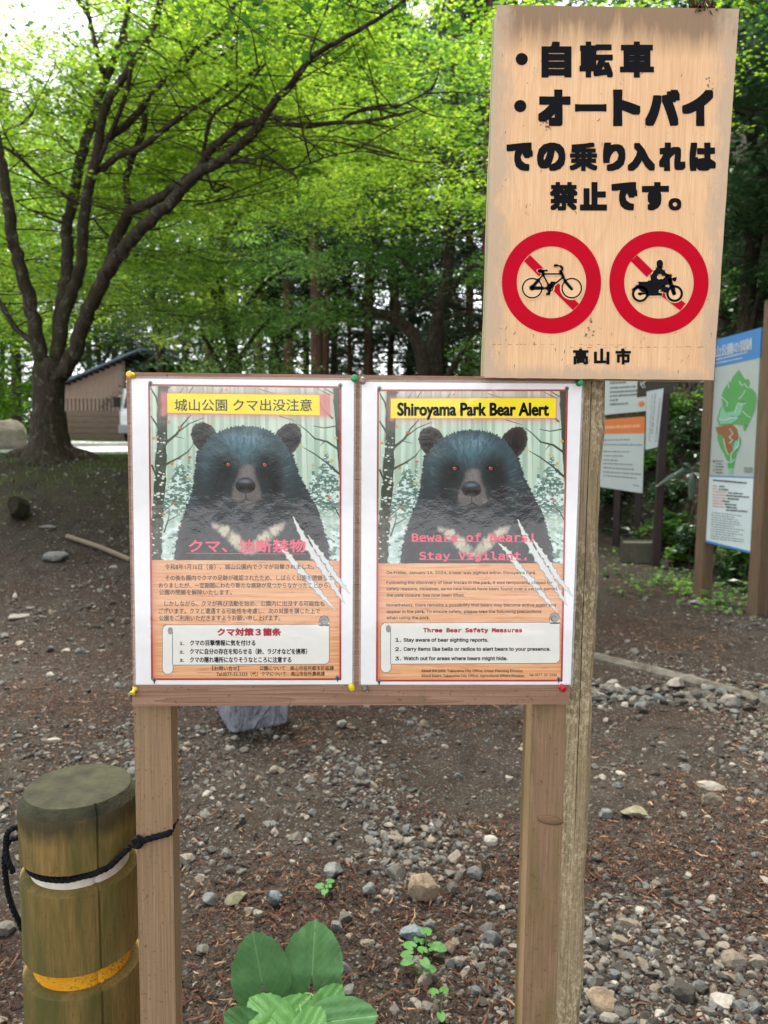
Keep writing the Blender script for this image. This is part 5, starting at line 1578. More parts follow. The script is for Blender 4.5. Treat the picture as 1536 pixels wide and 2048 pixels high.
tree('broadleaf_tree', 'leaning tree with crooked trunk bent to the left, beside the dark forked tree', (bx_, by_), [(0, 0, -.2), (-.02, 0, 1.2), (-.10, 0, 2.1), (-.45, 0, 2.55), (-1.0, -.1, 2.7), (-1.9, -.2, 2.55), (-2.6, -.2, 2.2)], .15,
     [((-1.6, -.3, 2.7), (.8, .6, .22), 22), ((-2.5, -.2, 2.4), (.7, .6, .2), 18), ((-.7, 0, 3.2), (.8, .7, .25), 20)], M_mid, M_barkd, 50, .042, STAR)
bx_, by_ = AT(205, 29)
tree('broadleaf_tree', 'slim grey tree with thin light foliage above the shed roof', (bx_, by_), [(0, 0, -.2), (.1, 0, 2), (-.1, 0, 4), (.1, 0, 7)], .16,
     [((-.8, 0, 3.2), (1.2, 1, .5), 40), ((.8, -.2, 3.9), (1.2, 1, .5), 42), ((-.4, 0, 4.8), (1.5, 1, .6), 50), ((.6, 0, 6), (1.6, 1.2, .7), 50), ((-1.4, 0, 6.4), (1.4, 1.2, .6), 44)], M_mid, M_barkd, 42, .055)
bx_, by_ = AT(-60, 15)
tree('broadleaf_tree', 'leafy bright green tree at the left edge behind the gravel road', (bx_, by_), [(0, 0, -.2), (.1, 0, 1.5), (.0, 0, 3), (.1, 0, 5)], .14,
     [((.3, -.2, 1.1), (1.2, 1, .7), 60), ((-.8, 0, 1.8), (1.3, 1, .7), 50), ((.9, 0, 2.3), (1.1, 1, .6), 50), ((0, 0, 3.4), (1.6, 1.2, .7), 60), ((1.3, 0, 3.8), (1.2, 1, .6), 40), ((.2, 0, 5.2), (1.8, 1.2, .8), 50)], M_bright, M_barkd, 46, .055)
bx_, by_ = AT(15, 27)
tree('broadleaf_tree', 'bushy green tree partly hidden by the big maple stems', (bx_, by_), [(0, 0, -.2), (-.1, 0, 2), (.1, 0, 4.5)], .13,
     [((-.4, 0, .8), (1.3, 1, .8), 60), ((.6, 0, 1.8), (1.3, 1, .8), 60), ((-.7, 0, 3.0), (1.4, 1, .8), 60), ((.8, 0, 4.2), (1.6, 1.2, .8), 60), ((-.6, 0, 5.6), (1.6, 1.2, .9), 50)], M_bright, M_barkd, 42, .06)

bx_, by_ = AT(30, 17)
tree('broadleaf_tree', 'tall leafy tree rising behind the leftmost maple stem', (bx_, by_), [(0, 0, -.2), (.1, 0, 2), (-.1, 0, 4), (.1, 0, 8)], .14,
     [((-.9, 0, 3.4), (1.5, 1.2, .8), 60), ((1.0, 0, 3.9), (1.4, 1.2, .7), 60), ((-.3, 0, 5.0), (1.7, 1.3, .8), 60), ((1.4, .3, 5.6), (1.5, 1.2, .8), 50)], M_pale, M_barkd, 46, .055)
bx_, by_ = AT(318, 19)
tree('broadleaf_tree', 'light green tree standing behind the split of the maple limbs', (bx_, by_), [(0, 0, -.2), (.1, 0, 2), (-.1, 0, 4), (.1, 0, 8)], .15,
     [((-1.3, 0, 4.4), (1.3, 1.2, .7), 60), ((.6, 0, 4.2), (1.5, 1.2, .7), 60), ((-.6, 0, 5.6), (1.8, 1.3, .8), 70), ((1.0, .3, 6.4), (1.8, 1.2, .8), 60), ((-1.6, .3, 7.2), (1.8, 1.2, .9), 60)], M_pale, M_barkd, 46, .055)

def conifer(px, Yd, r, h, z0, label, mat=None, group='conifers in the wood behind the board'):
    bx_, by_ = AT(px, Yd)
    base = np.array([bx_, by_, float(H(bx_, by_))])
    root = thing('conifer_tree', label, 'tree', tuple(base), group)
    mb = MB(); zs = np.linspace(-.3, h, 12)
    T = np.stack([base[0]+.05*np.sin(zs*.5+px), base[1]+0*zs, base[2]+zs], 1)
    mb.tube(T, np.linspace(r*1.1, r*.35, 12), 10, rough=.06)
    cs = []
    zz_ = z0
    while zz_ < h:
        L0 = (1.0+1.5*(1-(zz_-z0)/(h-z0+.01)))*rng.uniform(.6, 1.15)
        for _ in range(3):
            a = rng.uniform(0, 6.28); dv_ = np.array([math.cos(a), math.sin(a), 0])
            p0 = np.array([base[0], base[1], base[2]+zz_]); e = p0+dv_*L0-np.array([0, 0, L0*.28])
            mdl = p0+dv_*L0*.55+np.array([0, 0, .02])
            mb.tube([p0, mdl, e], [.028, .018, .006], 4, False)
            for t_ in np.linspace(.3, 1, 6):
                q = p0*(1-t_)**2+2*mdl*t_*(1-t_)+e*t_*t_
                for _ in range(3): cs.append(q+rng.normal(0, 1, 3)*np.array([.16, .16, .10]))
        zz_ += rng.uniform(.26, .42)
    # a few dead stubs on the bare part
    for _ in range(7):
        a = rng.uniform(0, 6.28); zq = rng.uniform(1.2, z0+.5); p0 = np.array([base[0], base[1], base[2]+zq]); l = rng.uniform(.3, 1.0)
        mb.tube([p0, p0+np.array([math.cos(a)*l*.5, math.sin(a)*l*.5, .02]), p0+np.array([math.cos(a)*l, math.sin(a)*l, -.10*l])], [.016, .011, .004], 4, False)
    mb.build('trunk', mat or M_cedar, root, True)
    cs = np.array(cs)
    LP = sprays(cs, .20, 11, .25, .4)
    v_, f_ = leaf_cloud(LP, rng.uniform(.05, .10, len(LP)), LANCE, .8)
    obj('crown', mk('crown', v_, f_), M_con, root)
plainlab = 'tall dark conifer among others in the wood behind the board'
for px, Yd, r, h, z0, lab in ((520, 19, .10, 13, 3.2, 'slender conifer, leftmost bare trunk above the Japanese poster'), (557, 22, .11, 14, 3.6, plainlab), (581, 18, .12, 14, 4.2, 'conifer with reddish trunk standing above the right part of the Japanese poster'),
                          (629, 17, .15, 15, 5.0, 'thickest dark conifer trunk, left one of a close pair above the green pin'), (652, 18.5, .10, 15, 5.0, 'paler conifer trunk, right one of a close pair above the green pin'), (700, 21, .07, 13, 3.2, plainlab),
                          (738, 20, .15, 15, 3.6, 'stout conifer between the close trunk pair and the crooked leaning tree'), (778, 24, .12, 14, 2.8, plainlab), (930, 20, .13, 14, 2.6, plainlab), (962, 17, .12, 14, 2.8, plainlab), (470, 24, .13, 14, 2.0, plainlab), (420, 21, .13, 14, 2.6, plainlab),
                          (375, 25, .14, 15, 1.8, plainlab), (330, 28, .14, 15, 1.6, plainlab), (265, 30, .16, 15, 3.5, plainlab), (820, 27, .14, 15, 1.6, plainlab), (665, 29, .14, 15, 1.8, plainlab), (545, 31, .14, 15, 2.0, plainlab), (885, 26, .14, 15, 1.4, plainlab), (1010, 22, .14, 15, 1.4, plainlab), (610, 26, .12, 15, 1.8, plainlab), (40, 33, .15, 15, 1.6, plainlab), (110, 36, .15, 16, 4.2, plainlab), (185, 34, .15, 16, 4.0, plainlab), (235, 38, .16, 16, 4.2, plainlab)):
    conifer(px, Yd, r, h, z0, lab)

# bank trees on the right
for px, Yd, tr, trunk, lab, mat in ((1478, 9.5, .12, [(0, 0, -.3), (.0, 0, 1.2), (.12, 0, 2.4), (-.12, 0, 3.4), (.3, 0, 5)], 'dark leaning tree on the bank, right of the wooden sign', M_dark),
                               (1530, 11, .14, [(0, 0, -.3), (-.1, 0, 1.5), (-.2, 0, 3.0), (.1, 0, 5)], 'grey barked tree at the right edge high on the bank', M_dark),
                               (1400, 13, .13, [(0, 0, -.3), (.1, 0, 1.5), (0, 0, 3.0), (.2, 0, 5)], 'tree on the bank mostly hidden by the wooden sign', M_dark),
                               (1620, 8, .12, [(0, 0, -.3), (-.1, 0, 1.2), (-.3, 0, 2.4), (-.2, 0, 4)], 'leafy tree on the bank beyond the right edge, branches reaching in', M_dark),
                               (1230, 16, .14, [(0, 0, -.3), (.1, 0, 1.5), (0, 0, 3.0), (.2, 0, 6)], 'tree far up the bank behind the wooden sign', M_dark)):
    b2 = AT(px, Yd)
    tree('bank_tree', lab, b2, trunk, tr, [((-.4, -.3, 1.9), (1.0, .9, .4), 36), ((.5, 0, 2.6), (1.1, .9, .4), 40), ((-.5, -.2, 3.3), (1.2, 1, .5), 44), ((.3, 0, 4.4), (1.5, 1.2, .6), 50), ((-.8, .2, 5.2), (1.4, 1.2, .6), 44), ((.2, 0, 1.0), (.9, .8, .4), 24)], mat, M_barkd, 44, .05, group='trees on the bank')

# distant wood closing the view
n = 5200
a = rng.uniform(-1.0, 1.1, n); dd = rng.uniform(31, 48, n); x = np.sin(a)*dd; y = np.cos(a)*dd
z = H(x, y)+rng.random(n)**1.25*17
k = fbm(x*.22+z*.13, z*.30, 71, 3) > .20+.016*z
cs = np.stack([x, y, z], 1)[k]
v_, f_ = leaf_cloud(sprays(cs, .8, 22, .35, .4), rng.uniform(.10, .2, len(cs)*22), RHOMB, .7)
tag(obj('distant_wood', mk('distant_wood', v_, f_), M_dark), 'dark mass of far off trees closing the view behind the conifers', 'wood', kind='stuff')

# low cover on the bank
n = 85000
y = rng.uniform(2.2, 24, n); x = bank_edge(y)+rng.uniform(.02, 1, n)**1.2*7.5
k = (rng.random(n) < .35+.65*S(.38, .6, fbm(x*1.2, y*1.2, 83, 3))) & (rng.random(n) < np.clip(7/(y+1), .25, 1))
x, y = x[k], y[k]
z = H(x, y)+rng.random(len(x))**2*.30+.01
LPc = np.stack([x, y, z], 1)
v_, f_ = leaf_cloud(LPc, rng.uniform(.022, .060, len(LPc)), RHOMB, .75)
M_cover = leaf_mat('ground_cover_leaf', [(.1, (.05, .038, .022)), (.22, (.022, .05, .018)), (.55, (.034, .082, .026)), (.9, (.065, .13, .042))], .35, None, .05)
tag(obj('ground_cover', mk('ground_cover', v_, f_), M_cover), 'dark low ivy and leaves covering the steep bank', 'ground cover', kind='stuff')
# grass and moss fringe along the crest by the road and the tree foot
n = 9000
x = rng.uniform(-9, 1.2, n); y = np.where(rng.random(n) < .6, rng.normal(8.9, .35, n), rng.normal(18.2, .35, n)); y = np.where(rng.random(n) < .25, rng.normal(7.3, .7, n), y)
l = rng.uniform(.02, .075, n)*np.where(y > 15, 2.2, 1); z = H(x, y)
a = rng.uniform(0, 6.28, n); ww = .004
bl = np.stack([np.stack([x-np.cos(a)*ww, y-np.sin(a)*ww, z], 1), np.stack([x+np.cos(a)*ww, y+np.sin(a)*ww, z], 1), np.stack([x+rng.normal(0, .3, n)*l, y+rng.normal(0, .3, n)*l, z+l], 1)], 1)
tag(obj('grass', mk('grass', bl.reshape(-1, 3), np.arange(3*n).reshape(-1, 3)), M_mid), 'short grass along the gravel road and around the maple roots', 'grass', kind='stuff')

# ================================================================== SHED, TRUCK, ROCKS, TIMBERS, CRATE
YH = 25.0
M_cream_w = wood('shed_wall', lin((116, 99, 86)), lin((152, 133, 118)), 'z', .35)
M_plank = wood('shed_planks', lin((88, 75, 62)), lin((126, 109, 93)), 'x', .35)
M_shedroof = plain('dark_metal_roof', lin((58, 62, 70)), .5, .4, .2, 6)
M_roofedge = plain('blue_grey_edge', lin((92, 112, 130)), .5, .4, .15, 6)
M_darkin = plain('dark_boards', lin((44, 38, 36)), .9, .1, .3, 8)
W = lambda x, y, d=0: U(np.asarray(x, float), np.asarray(y, float), YH+d)
zb = float(H(W(190, 880)[0], YH))-.05
shed = thing('shed', 'low timber shed with dark sloping roof and brown plank wall behind the road', 'shed', (W(190, 880)[0], YH, zb))
x0, xc = W(96, 850)[0], W(247, 850)[0]
zf = lambda y: float(W(190, y)[2])
mb = MB(); mb.prism(np.array([[x0, YH, zf(795)], [xc, YH, zf(790)], [xc, YH, zf(722)], [x0, YH, zf(766)]]), np.array([[x0, YH+.08, zf(795)], [xc, YH+.08, zf(790)], [xc, YH+.08, zf(722)], [x0, YH+.08, zf(766)]]))
mb.build('gable_wall', M_cream_w, shed)
mb = MB(); n_ = 19
for i in range(n_):
    a = x0+(xc-x0)*(i+.12)/n_; b = x0+(xc-x0)*(i+.88)/n_
    mb.box(a, b, YH+.02, YH+.05, zf(822), zf(797))
mb.build('slat_panel', M_cream_w, shed)
mb = MB(); mb.box(x0, xc, YH+.055, YH+.09, zf(822), zf(794)); mb.build('slat_backing', M_darkin, shed)
mb = MB(); zs = np.linspace(zf(822), zb-.25, 8)
for i in range(7): mb.box(x0-.02, xc, YH-.01+.006*(i % 2), YH+.07, zs[i+1]+.012, zs[i])
mb.build('plank_wall', M_plank, shed)
mb = MB(); mb.box(x0-.02, xc, YH+.072, YH+.10, zb-.25, zf(820)); mb.build('plank_backing', M_darkin, shed)
mb = MB(); mb.box(x0-.03, xc+.03, YH-.03, YH-.012, zf(798), zf(791)); mb.build('batten', M_cream_w, shed)
mb = MB(); mb.box(xc+.002, xc+.10, YH-.02, YH+.10, zb-.2, zf(718)); mb.build('corner_post', M_plank, shed)
mb = MB(); mb.box(xc+.1, xc+2.4, YH+1.6, YH+1.7, zb-.2, zf(716)); mb.build('back_wall', M_darkin, shed)
ridge = W(291, 699); left = W(118, 772); right = W(420, 735)
mb = MB()
for p, q in ((left, ridge), (ridge, right)):
    th = np.array([0, 0, .07]); dp = np.array([0, 3.0, 0]); fr = np.array([0, -.45, 0])
    mb.prism(np.array([p+fr, q+fr, q+fr-th, p+fr-th]), np.array([p+dp, q+dp, q+dp-th, p+dp-th]))
mb.build('roof', M_shedroof, shed)
mb = MB()
for p, q in ((left, ridge), (ridge, right)):
    fr = np.array([0, -.50, .012]); th = np.array([0, 0, .05])
    mb.prism(np.array([p+fr, q+fr, q+fr-th, p+fr-th]), np.array([p+fr, q+fr, q+fr-th, p+fr-th])+np.array([0, .048, 0]))
mb.build('roof_edge', M_roofedge, shed)
mb = MB()
for t_ in np.linspace(.06, .97, 15):
    p = left+(ridge-left)*t_; mb.box(p[0]-.03, p[0]+.03, YH-.40, YH+.6, p[2]-.125, p[2]-.075)
mb.build('rafters', M_darkin, shed)

# small white truck parked beyond the shed corner, nearly hidden by the board
M_tw = plain('white_paint', (.72, .74, .75), .3, .5, .03, 5, bump=.02)
M_tg = plain('dark_glass', (.02, .025, .03), .08, .6, .1, 5, bump=0)
M_tb = plain('black_rubber', (.02, .02, .02), .8, .2, .2, 30)
tx0 = W(240, 850, -1.2)[0]; ty = YH-1.2; tz = float(H(tx0+.7, ty))+.03
truck = thing('small_truck', 'small white truck parked by the shed, mostly hidden behind the Japanese poster', 'truck', (tx0+.7, ty, tz))
prof = [(0, .30), (0, .95), (.12, 1.05), (.42, 1.72), (1.35, 1.74), (1.35, .30)]
def cab_pt(i, x): return [tx0+x, ty+prof[i][0], tz+prof[i][1]]
mb = MB(); mb.prism(np.array([cab_pt(i, 0) for i in range(6)]), np.array([cab_pt(i, 1.4) for i in range(6)])); mb.build('cab', M_tw, truck, bevel=.04)
mb = MB()
q = [(.115, 1.07), (.40, 1.66)]
mb.prism(np.array([[tx0+.08, ty+q[0][0]-.012, tz+q[0][1]], [tx0+1.32, ty+q[0][0]-.012, tz+q[0][1]], [tx0+1.26, ty+q[1][0]-.012, tz+q[1][1]], [tx0+.14, ty+q[1][0]-.012, tz+q[1][1]]]), np.array([[tx0+.08, ty+q[0][0]+.03, tz+q[0][1]], [tx0+1.32, ty+q[0][0]+.03, tz+q[0][1]], [tx0+1.26, ty+q[1][0]+.03, tz+q[1][1]], [tx0+.14, ty+q[1][0]+.03, tz+q[1][1]]]))
mb.build('windscreen', M_tg, truck)
mb = MB(); mb.box(tx0-.01, tx0+.01, ty+.36, ty+1.15, tz+1.08, tz+1.58); mb.build('side_window', M_tg, truck)
mb = MB(); mb.box(tx0-.02, tx0+1.42, ty-.06, ty-.004, tz+.28, tz+.50); mb.build('bumper', plain('grey_bumper', (.25, .26, .27), .5, .3, .1, 8), truck, bevel=.02)
for dx in (.10, 1.10):
    mb = MB(); mb.box(tx0+dx, tx0+dx+.22, ty-.02, ty-.002, tz+.66, tz+.82); mb.build('headlight', plain('lamp_glass', (.6, .62, .64), .1, .6, .03, 8), truck, bevel=.02)
mb = MB(); mb.box(tx0-.20, tx0-.04, ty+.06, ty+.14, tz+1.12, tz+1.40); mb.build('mirror', M_tb, truck, bevel=.02)
mb = MB(); mb.box(tx0, tx0+1.4, ty+1.42, ty+3.3, tz+.55, tz+.95); mb.build('cargo_bed', M_tw, truck, bevel=.02)
for dx in (.02, 1.22):
    for dy in (.55, 2.6):
        mb = MB(); mb.lathe((0, 0, 0), [(.15, 0), (.27, .01), (.27, .15), (.15, .16)], 20)
        V = np.vstack(mb.V); mb.V = [np.stack([V[:, 2]+tx0+dx, V[:, 0]+ty+dy, V[:, 1]+tz+.25], 1)]
        mb.build('wheel', M_tb, truck)

def rock(px, py, wpx, hpx, label, col, seed, flat=1.0, cat='stone', sub=ICO3, grp=None, cuts=12, name='stone', sink=.25):
    g_ = G(px, py)
    d = float((g_-CAM)@fw); r = np.random.default_rng(seed)
    V = sub[0].copy()
    for _ in range(cuts):
        dv_ = r.normal(size=3); dv_ /= np.linalg.norm(dv_); lim = r.uniform(.40, .80); q = V@dv_
        V = np.where((q > lim)[:, None], V-np.outer(q-lim, dv_), V)
    V += (vnoise(V[:, :1]*4+seed, V[:, 1:2]*4+V[:, 2:3]*3, seed)-.5)*.12
    V /= np.abs(V).max(axis=0)
    rx = wpx/2*d/F_PX; rz = hpx/2*d/F_PX*1.05*flat
    V = V*np.array([rx, rx*r.uniform(.7, .95), rz])
    a = r.uniform(-.4, .4); V[:, :2] = V[:, :2]@np.array([[math.cos(a), -math.sin(a)], [math.sin(a), math.cos(a)]])
    o = obj(name, mk(name, V, sub[1]), col)
    o.location = (g_[0], g_[1]+rx*.5, float(H(g_[0], g_[1]+rx*.5))+rz*(1-2*sink))
    return tag(o, label, cat, grp)
def stone_mat(name, c1, c2, c3=None, sc=30):
    mt, nt, out = new_mat(name)
    n1 = noise(nt, pos(nt), sc, 6, .7); n2 = noise(nt, pos(nt), sc*5, 4, .7)
    c = ramp(nt, n1, [(.3, lin(c1)), (.7, lin(c2))])
    c = mixc(nt, ramp(nt, n2, [(.5, (0, 0, 0)), (.7, (.7, .7, .7))]), c, lin(c3 or c1))
    finish(nt, out, mixc(nt, 1.0, c, (.74, .73, .71), 'MULTIPLY'), .9, n2, .7, .004, .12)
    return mt
M_tan = stone_mat('tan_stone', (128, 112, 92), (168, 150, 128), (104, 92, 78)); M_gs = stone_mat('grey_stone', (98, 100, 98), (140, 142, 140), (84, 84, 82))
M_bs = stone_mat('bluish_stone', (92, 104, 108), (136, 146, 150), (76, 84, 88)); M_os = stone_mat('olive_stone', (104, 102, 82), (142, 138, 116), (82, 80, 66)); M_ws = stone_mat('whitish_stone', (126, 121, 113), (162, 156, 147), (104, 100, 94))
M_dk = stone_mat('dark_mossy_rock', (34, 32, 26), (62, 58, 46), (48, 56, 28), 8); M_bd = stone_mat('pale_boulder', (126, 117, 108), (186, 178, 170), (150, 138, 128), 7); M_ps = stone_mat('pinkish_stone', (136, 112, 98), (172, 148, 134), (112, 94, 84))
rock(852, 1803, 72, 58, 'largest tan stone on the ground between the board posts', M_tan, 3)
rock(662, 1760, 48, 28, 'flat grey stone behind the heart leaved plant, left of the tan stone', M_gs, 4)
rock(735, 1795, 36, 32, 'grey stone just left of the largest tan stone', M_gs, 7)
rock(548, 1815, 36, 36, 'upright blue grey stone above the left leaf of the plant', M_bs, 5)
rock(470, 1815, 46, 34, 'pointed olive stone near the left board post', M_os, 6)
rock(515, 1846, 24, 28, 'small white and grey stone above the plant leaves', M_ws, 8)
rock(418, 1812, 32, 26, 'dark grey stone beside the left board post', M_gs, 9)
rock(825, 1890, 50, 40, 'dark blue grey slab stone left of the small green seedling', M_bs, 10, .8)
rock(900, 1910, 34, 34, 'pinkish stone right of the small green seedling', M_ps, 11)
rock(922, 1938, 28, 32, 'whitish stone in the gravel left of the right board post', M_ws, 12)
rock(990, 1805, 36, 30, 'smooth grey stone close to the right board post', M_gs, 13)
rock(1212, 2026, 66, 42, 'brown tinged stone at the foot of the weathered post', M_tan, 14)
rock(1480, 1945, 36, 28, 'white stone at the lower right in the gravel', M_ws, 15)
rock(1425, 1580, 62, 14, 'long pale stone, the longest in the gravel on the right', M_ws, 16)
rock(1280, 1640, 70, 15, 'low olive stone slab half buried right of the weathered post', M_os, 17)
rock(1435, 1615, 66, 44, 'flat brown grey rock below the long pale stone', stone_mat('brown_rock', (84, 76, 66), (112, 104, 92), (70, 64, 56)), 18, .6, sink=.4)
rock(1210, 1640, 34, 24, 'grey white stone beside the low olive slab', M_gs, 19)
rock(683, 1457, 22, 20, 'small pale stone in the open right of the grey crate', M_ws, 20)
rock(1355, 1378, 42, 26, 'whitish stone, largest in the pile below the timber edging', M_ws, 21)
rock(1465, 1418, 40, 34, 'angular pale stone at the right end of the pile below the edging', M_ws, 22)
rock(1395, 1210, 0+26, 14, 'pale flat stone on the path in front of the park map', M_ws, 23)
rock(30, 1240, 44, 12, 'flat pale stone on the path at the left edge', M_ws, 24, sink=.4)
rock(112, 1122, 62, 22, 'grey bedrock slab showing through the path on the left', M_gs, 25, sink=.45)
rock(94, 1060, 36, 10, 'flat grey slab below the dark rock', M_gs, 27, sink=.4)
rock(36, 1046, 62, 52, 'dark mossy rock below the maple at the left edge', M_dk, 26, 1.0, 'rock', sink=.12)
gb = G(1277, 1122); mb = MB(); mb.box(-.17, .17, -.12, .14, -.08, .20)
o = mb.build('stone_block', stone_mat('grey_block', (84, 84, 72), (112, 110, 96), (74, 80, 54), 6), None, bevel=.025)
o.location = gb; o.rotation_euler = (.03, -.05, -.35)
tag(o, 'low square cut grey stone block under the information sign', 'block')
# pale boulder beyond the maple
bp = U(14, 893, 11.3); d = float((bp-CAM)@fw)
V = ICO3[0].copy(); r = np.random.default_rng(2)
for _ in range(7):
    dv_ = r.normal(size=3); dv_ /= np.linalg.norm(dv_); q = V@dv_; lim = r.uniform(.7, .9); V = np.where((q > lim)[:, None], V-np.outer(q-lim, dv_), V)
V *= np.array([.38, .35, .36])
o = obj('boulder', mk('boulder', V, ICO3[1], True), M_bd); o.location = (bp[0], 11.3, float(H(bp[0], 11.3))+.17)
tag(o, 'pale rounded boulder on the road behind the maple at the left edge', 'boulder')

def timber(p, q, r, label, mat, name='timber_edging', flat=.7):
    mb = MB(); P = spline(np.array([p, (np.array(p)+np.array(q))/2+np.array([0, 0, .01]), q]), 12)
    mb.tube(P, r, 10, rough=.10)
    V = np.vstack(mb.V)
    return tag(mb.build(name, mat, None), label, 'timber')
M_silver = wood('silvered_timber', lin((66, 62, 55)), lin((108, 104, 95)), 'x', .8, moss=lin((58, 50, 40)), moss_lo=.42, moss_hi=.62, rough=.9)
a, b = G(1168, 1312), G(1580, 1416)
timber(a+np.array([0, .02, -.022]), b+np.array([0, .02, -.03]), .055, 'silvery half buried timber edging across the path on the right', M_silver)
a, b = G(134, 1076), G(262, 1122)
timber(a+np.array([0, 0, .015]), b+np.array([0, 0, .008]), .02, 'thin pale pole lying across the path on the left', wood('pale_pole', lin((92, 82, 68)), lin((126, 114, 96)), 'x', .8), 'pole')

# grey plastic wrapped crate behind the board
gc = G(462, 1474)
Yc = gc[1]+.02
M_crate = None
mt, nt, out = new_mat('grey_plastic_wrap')
n1 = noise(nt, pos(nt, (1, 1, .5)), 14, 4, .6, 1.5); n2 = noise(nt, pos(nt), 60, 3)
c = ramp(nt, n1, [(.3, lin((104, 108, 115))), (.7, lin((146, 150, 157)))])
finish(nt, out, c, .28, n1, 1.0, .05, .5)
M_crate = mt
cr = thing('grey_crate', 'grey plastic wrapped crate standing on the path behind the board', 'crate', tuple(gc))
z0 = gc[2]; bl, brr, bk = U(462, 1474, Yc), U(581, 1446, Yc+.14), U(432, 1412, Yc+.30)
e1 = brr-bl; e1[2] = 0; e2 = bk-bl; e2[2] = 0
hgt = .34
mb = MB()
lo_ = [bl, bl+e1, bl+e1+e2, bl+e2]
rngs = []
for t_, s_ in ((0, .94), (.02, 1.0), (.5, 1.03), (.93, 1.06), (.94, 1.10), (1.0, 1.10)):
    c_ = bl+(e1+e2)/2; pts_ = []
    for i in range(4):
        p, q = lo_[i], lo_[(i+1) % 4]
        for u_ in (.06, .35, .65, .94): pts_.append(c_+(p+(q-p)*u_-c_)*s_+np.array([0, 0, t_*hgt])+rng.normal(0, .0035, 3)*(0 < t_ < .93))
    pts_ = np.array(pts_); pts_[:, 2] = z0+t_*hgt+(.004 if t_ else -.004); rngs.append(pts_)
V = np.vstack(rngs); k = 16
mb.addk(V, [[i*k+j, i*k+(j+1) % k, (i+1)*k+(j+1) % k, (i+1)*k+j] for i in range(5) for j in range(k)])
mb.F.setdefault(16, []).append([5*k+j for j in range(k)])
mb.build('body', M_crate, cr, bevel=.004)
mb = MB()
for i in range(4):
    p, q = rngs[3][i*4], rngs[3][i*4+3]
mb.tube(np.vstack([rngs[3]*1.0+np.array([0, 0, .002]), rngs[3][:1]]), .006, 6, False); mb.build('tape_band', plain('grey_tape', lin((112, 116, 122)), .4, .4, .1, 40), cr, True)

# ================================================================== PLANTS NEAR THE BOARD
M_leafG = None
def big_leaf_mat(name, c1, c2, vein):
    mt, nt, out = new_mat(name)
    uv = nd(nt, 'Attribute', attribute_name='leafuv').outputs['Vector']
    s = nd(nt, 'SeparateXYZ', {0: uv})
    ax = nd(nt, 'Math', {0: s.outputs[0]}, operation='ABSOLUTE').outputs[0]
    # side veins run out and forward from the midrib
    q = nd(nt, 'Math', {0: nd(nt, 'Math', {0: s.outputs[1], 1: nd(nt, 'Math', {0: ax, 1: -.75}, operation='MULTIPLY').outputs[0]}, operation='ADD').outputs[0], 1: 5.5}, operation='MULTIPLY').outputs[0]
    fr = nd(nt, 'Math', {0: nd(nt, 'Math', {0: nd(nt, 'Math', {0: q}, operation='FRACT').outputs[0], 1: .5}, operation='SUBTRACT').outputs[0]}, operation='ABSOLUTE').outputs[0]
    vm = nd(nt, 'Math', {0: ramp(nt, fr, [(.0, (1, 1, 1)), (.055, (0, 0, 0))]), 1: .75}, operation='MULTIPLY').outputs[0]
    mm = ramp(nt, ax, [(.012, (1, 1, 1)), (.035, (0, 0, 0))])
    ve = nd(nt, 'Math', {0: vm, 1: mm}, operation='MAXIMUM').outputs[0]
    n1 = noise(nt, pos(nt), 60, 4)
    c = ramp(nt, n1, [(.3, c1), (.7, c2)])
    c = mixc(nt, nd(nt, 'Math', {0: ve, 1: .8}, operation='MULTIPLY').outputs[0], c, vein)
    d = nd(nt, 'BsdfPrincipled', {'Base Color': c, 'Roughness': .55, 'Specular IOR Level': .3})
    bmp = nd(nt, 'Bump', {'Height': nd(nt, 'Math', {0: n1, 1: ve}, operation='SUBTRACT').outputs[0], 'Strength': .5, 'Distance': .002}); nt.links.new(bmp.outputs[0], d.inputs['Normal'])
    t = nd(nt, 'BsdfTranslucent', {'Color': c})
    mx = nd(nt, 'MixShader', {0: .3}); nt.links.new(d.outputs[0], mx.inputs[1]); nt.links.new(t.outputs[0], mx.inputs[2]); nt.links.new(mx.outputs[0], out.inputs[0])
    return mt
M_l1 = big_leaf_mat('broad_leaf', (.066, .18, .060), (.10, .235, .080), (.18, .34, .13)); M_l2 = big_leaf_mat('young_leaf', (.062, .19, .04), (.088, .235, .05), (.17, .33, .12))
OUT = spline(np.array([(0, 0), (.10, -.24), (.42, -.50), (.82, -.40), (1.03, -.04), (1.0, .34), (.78, .68), (.40, .93), (0, 1.05)]), 8)
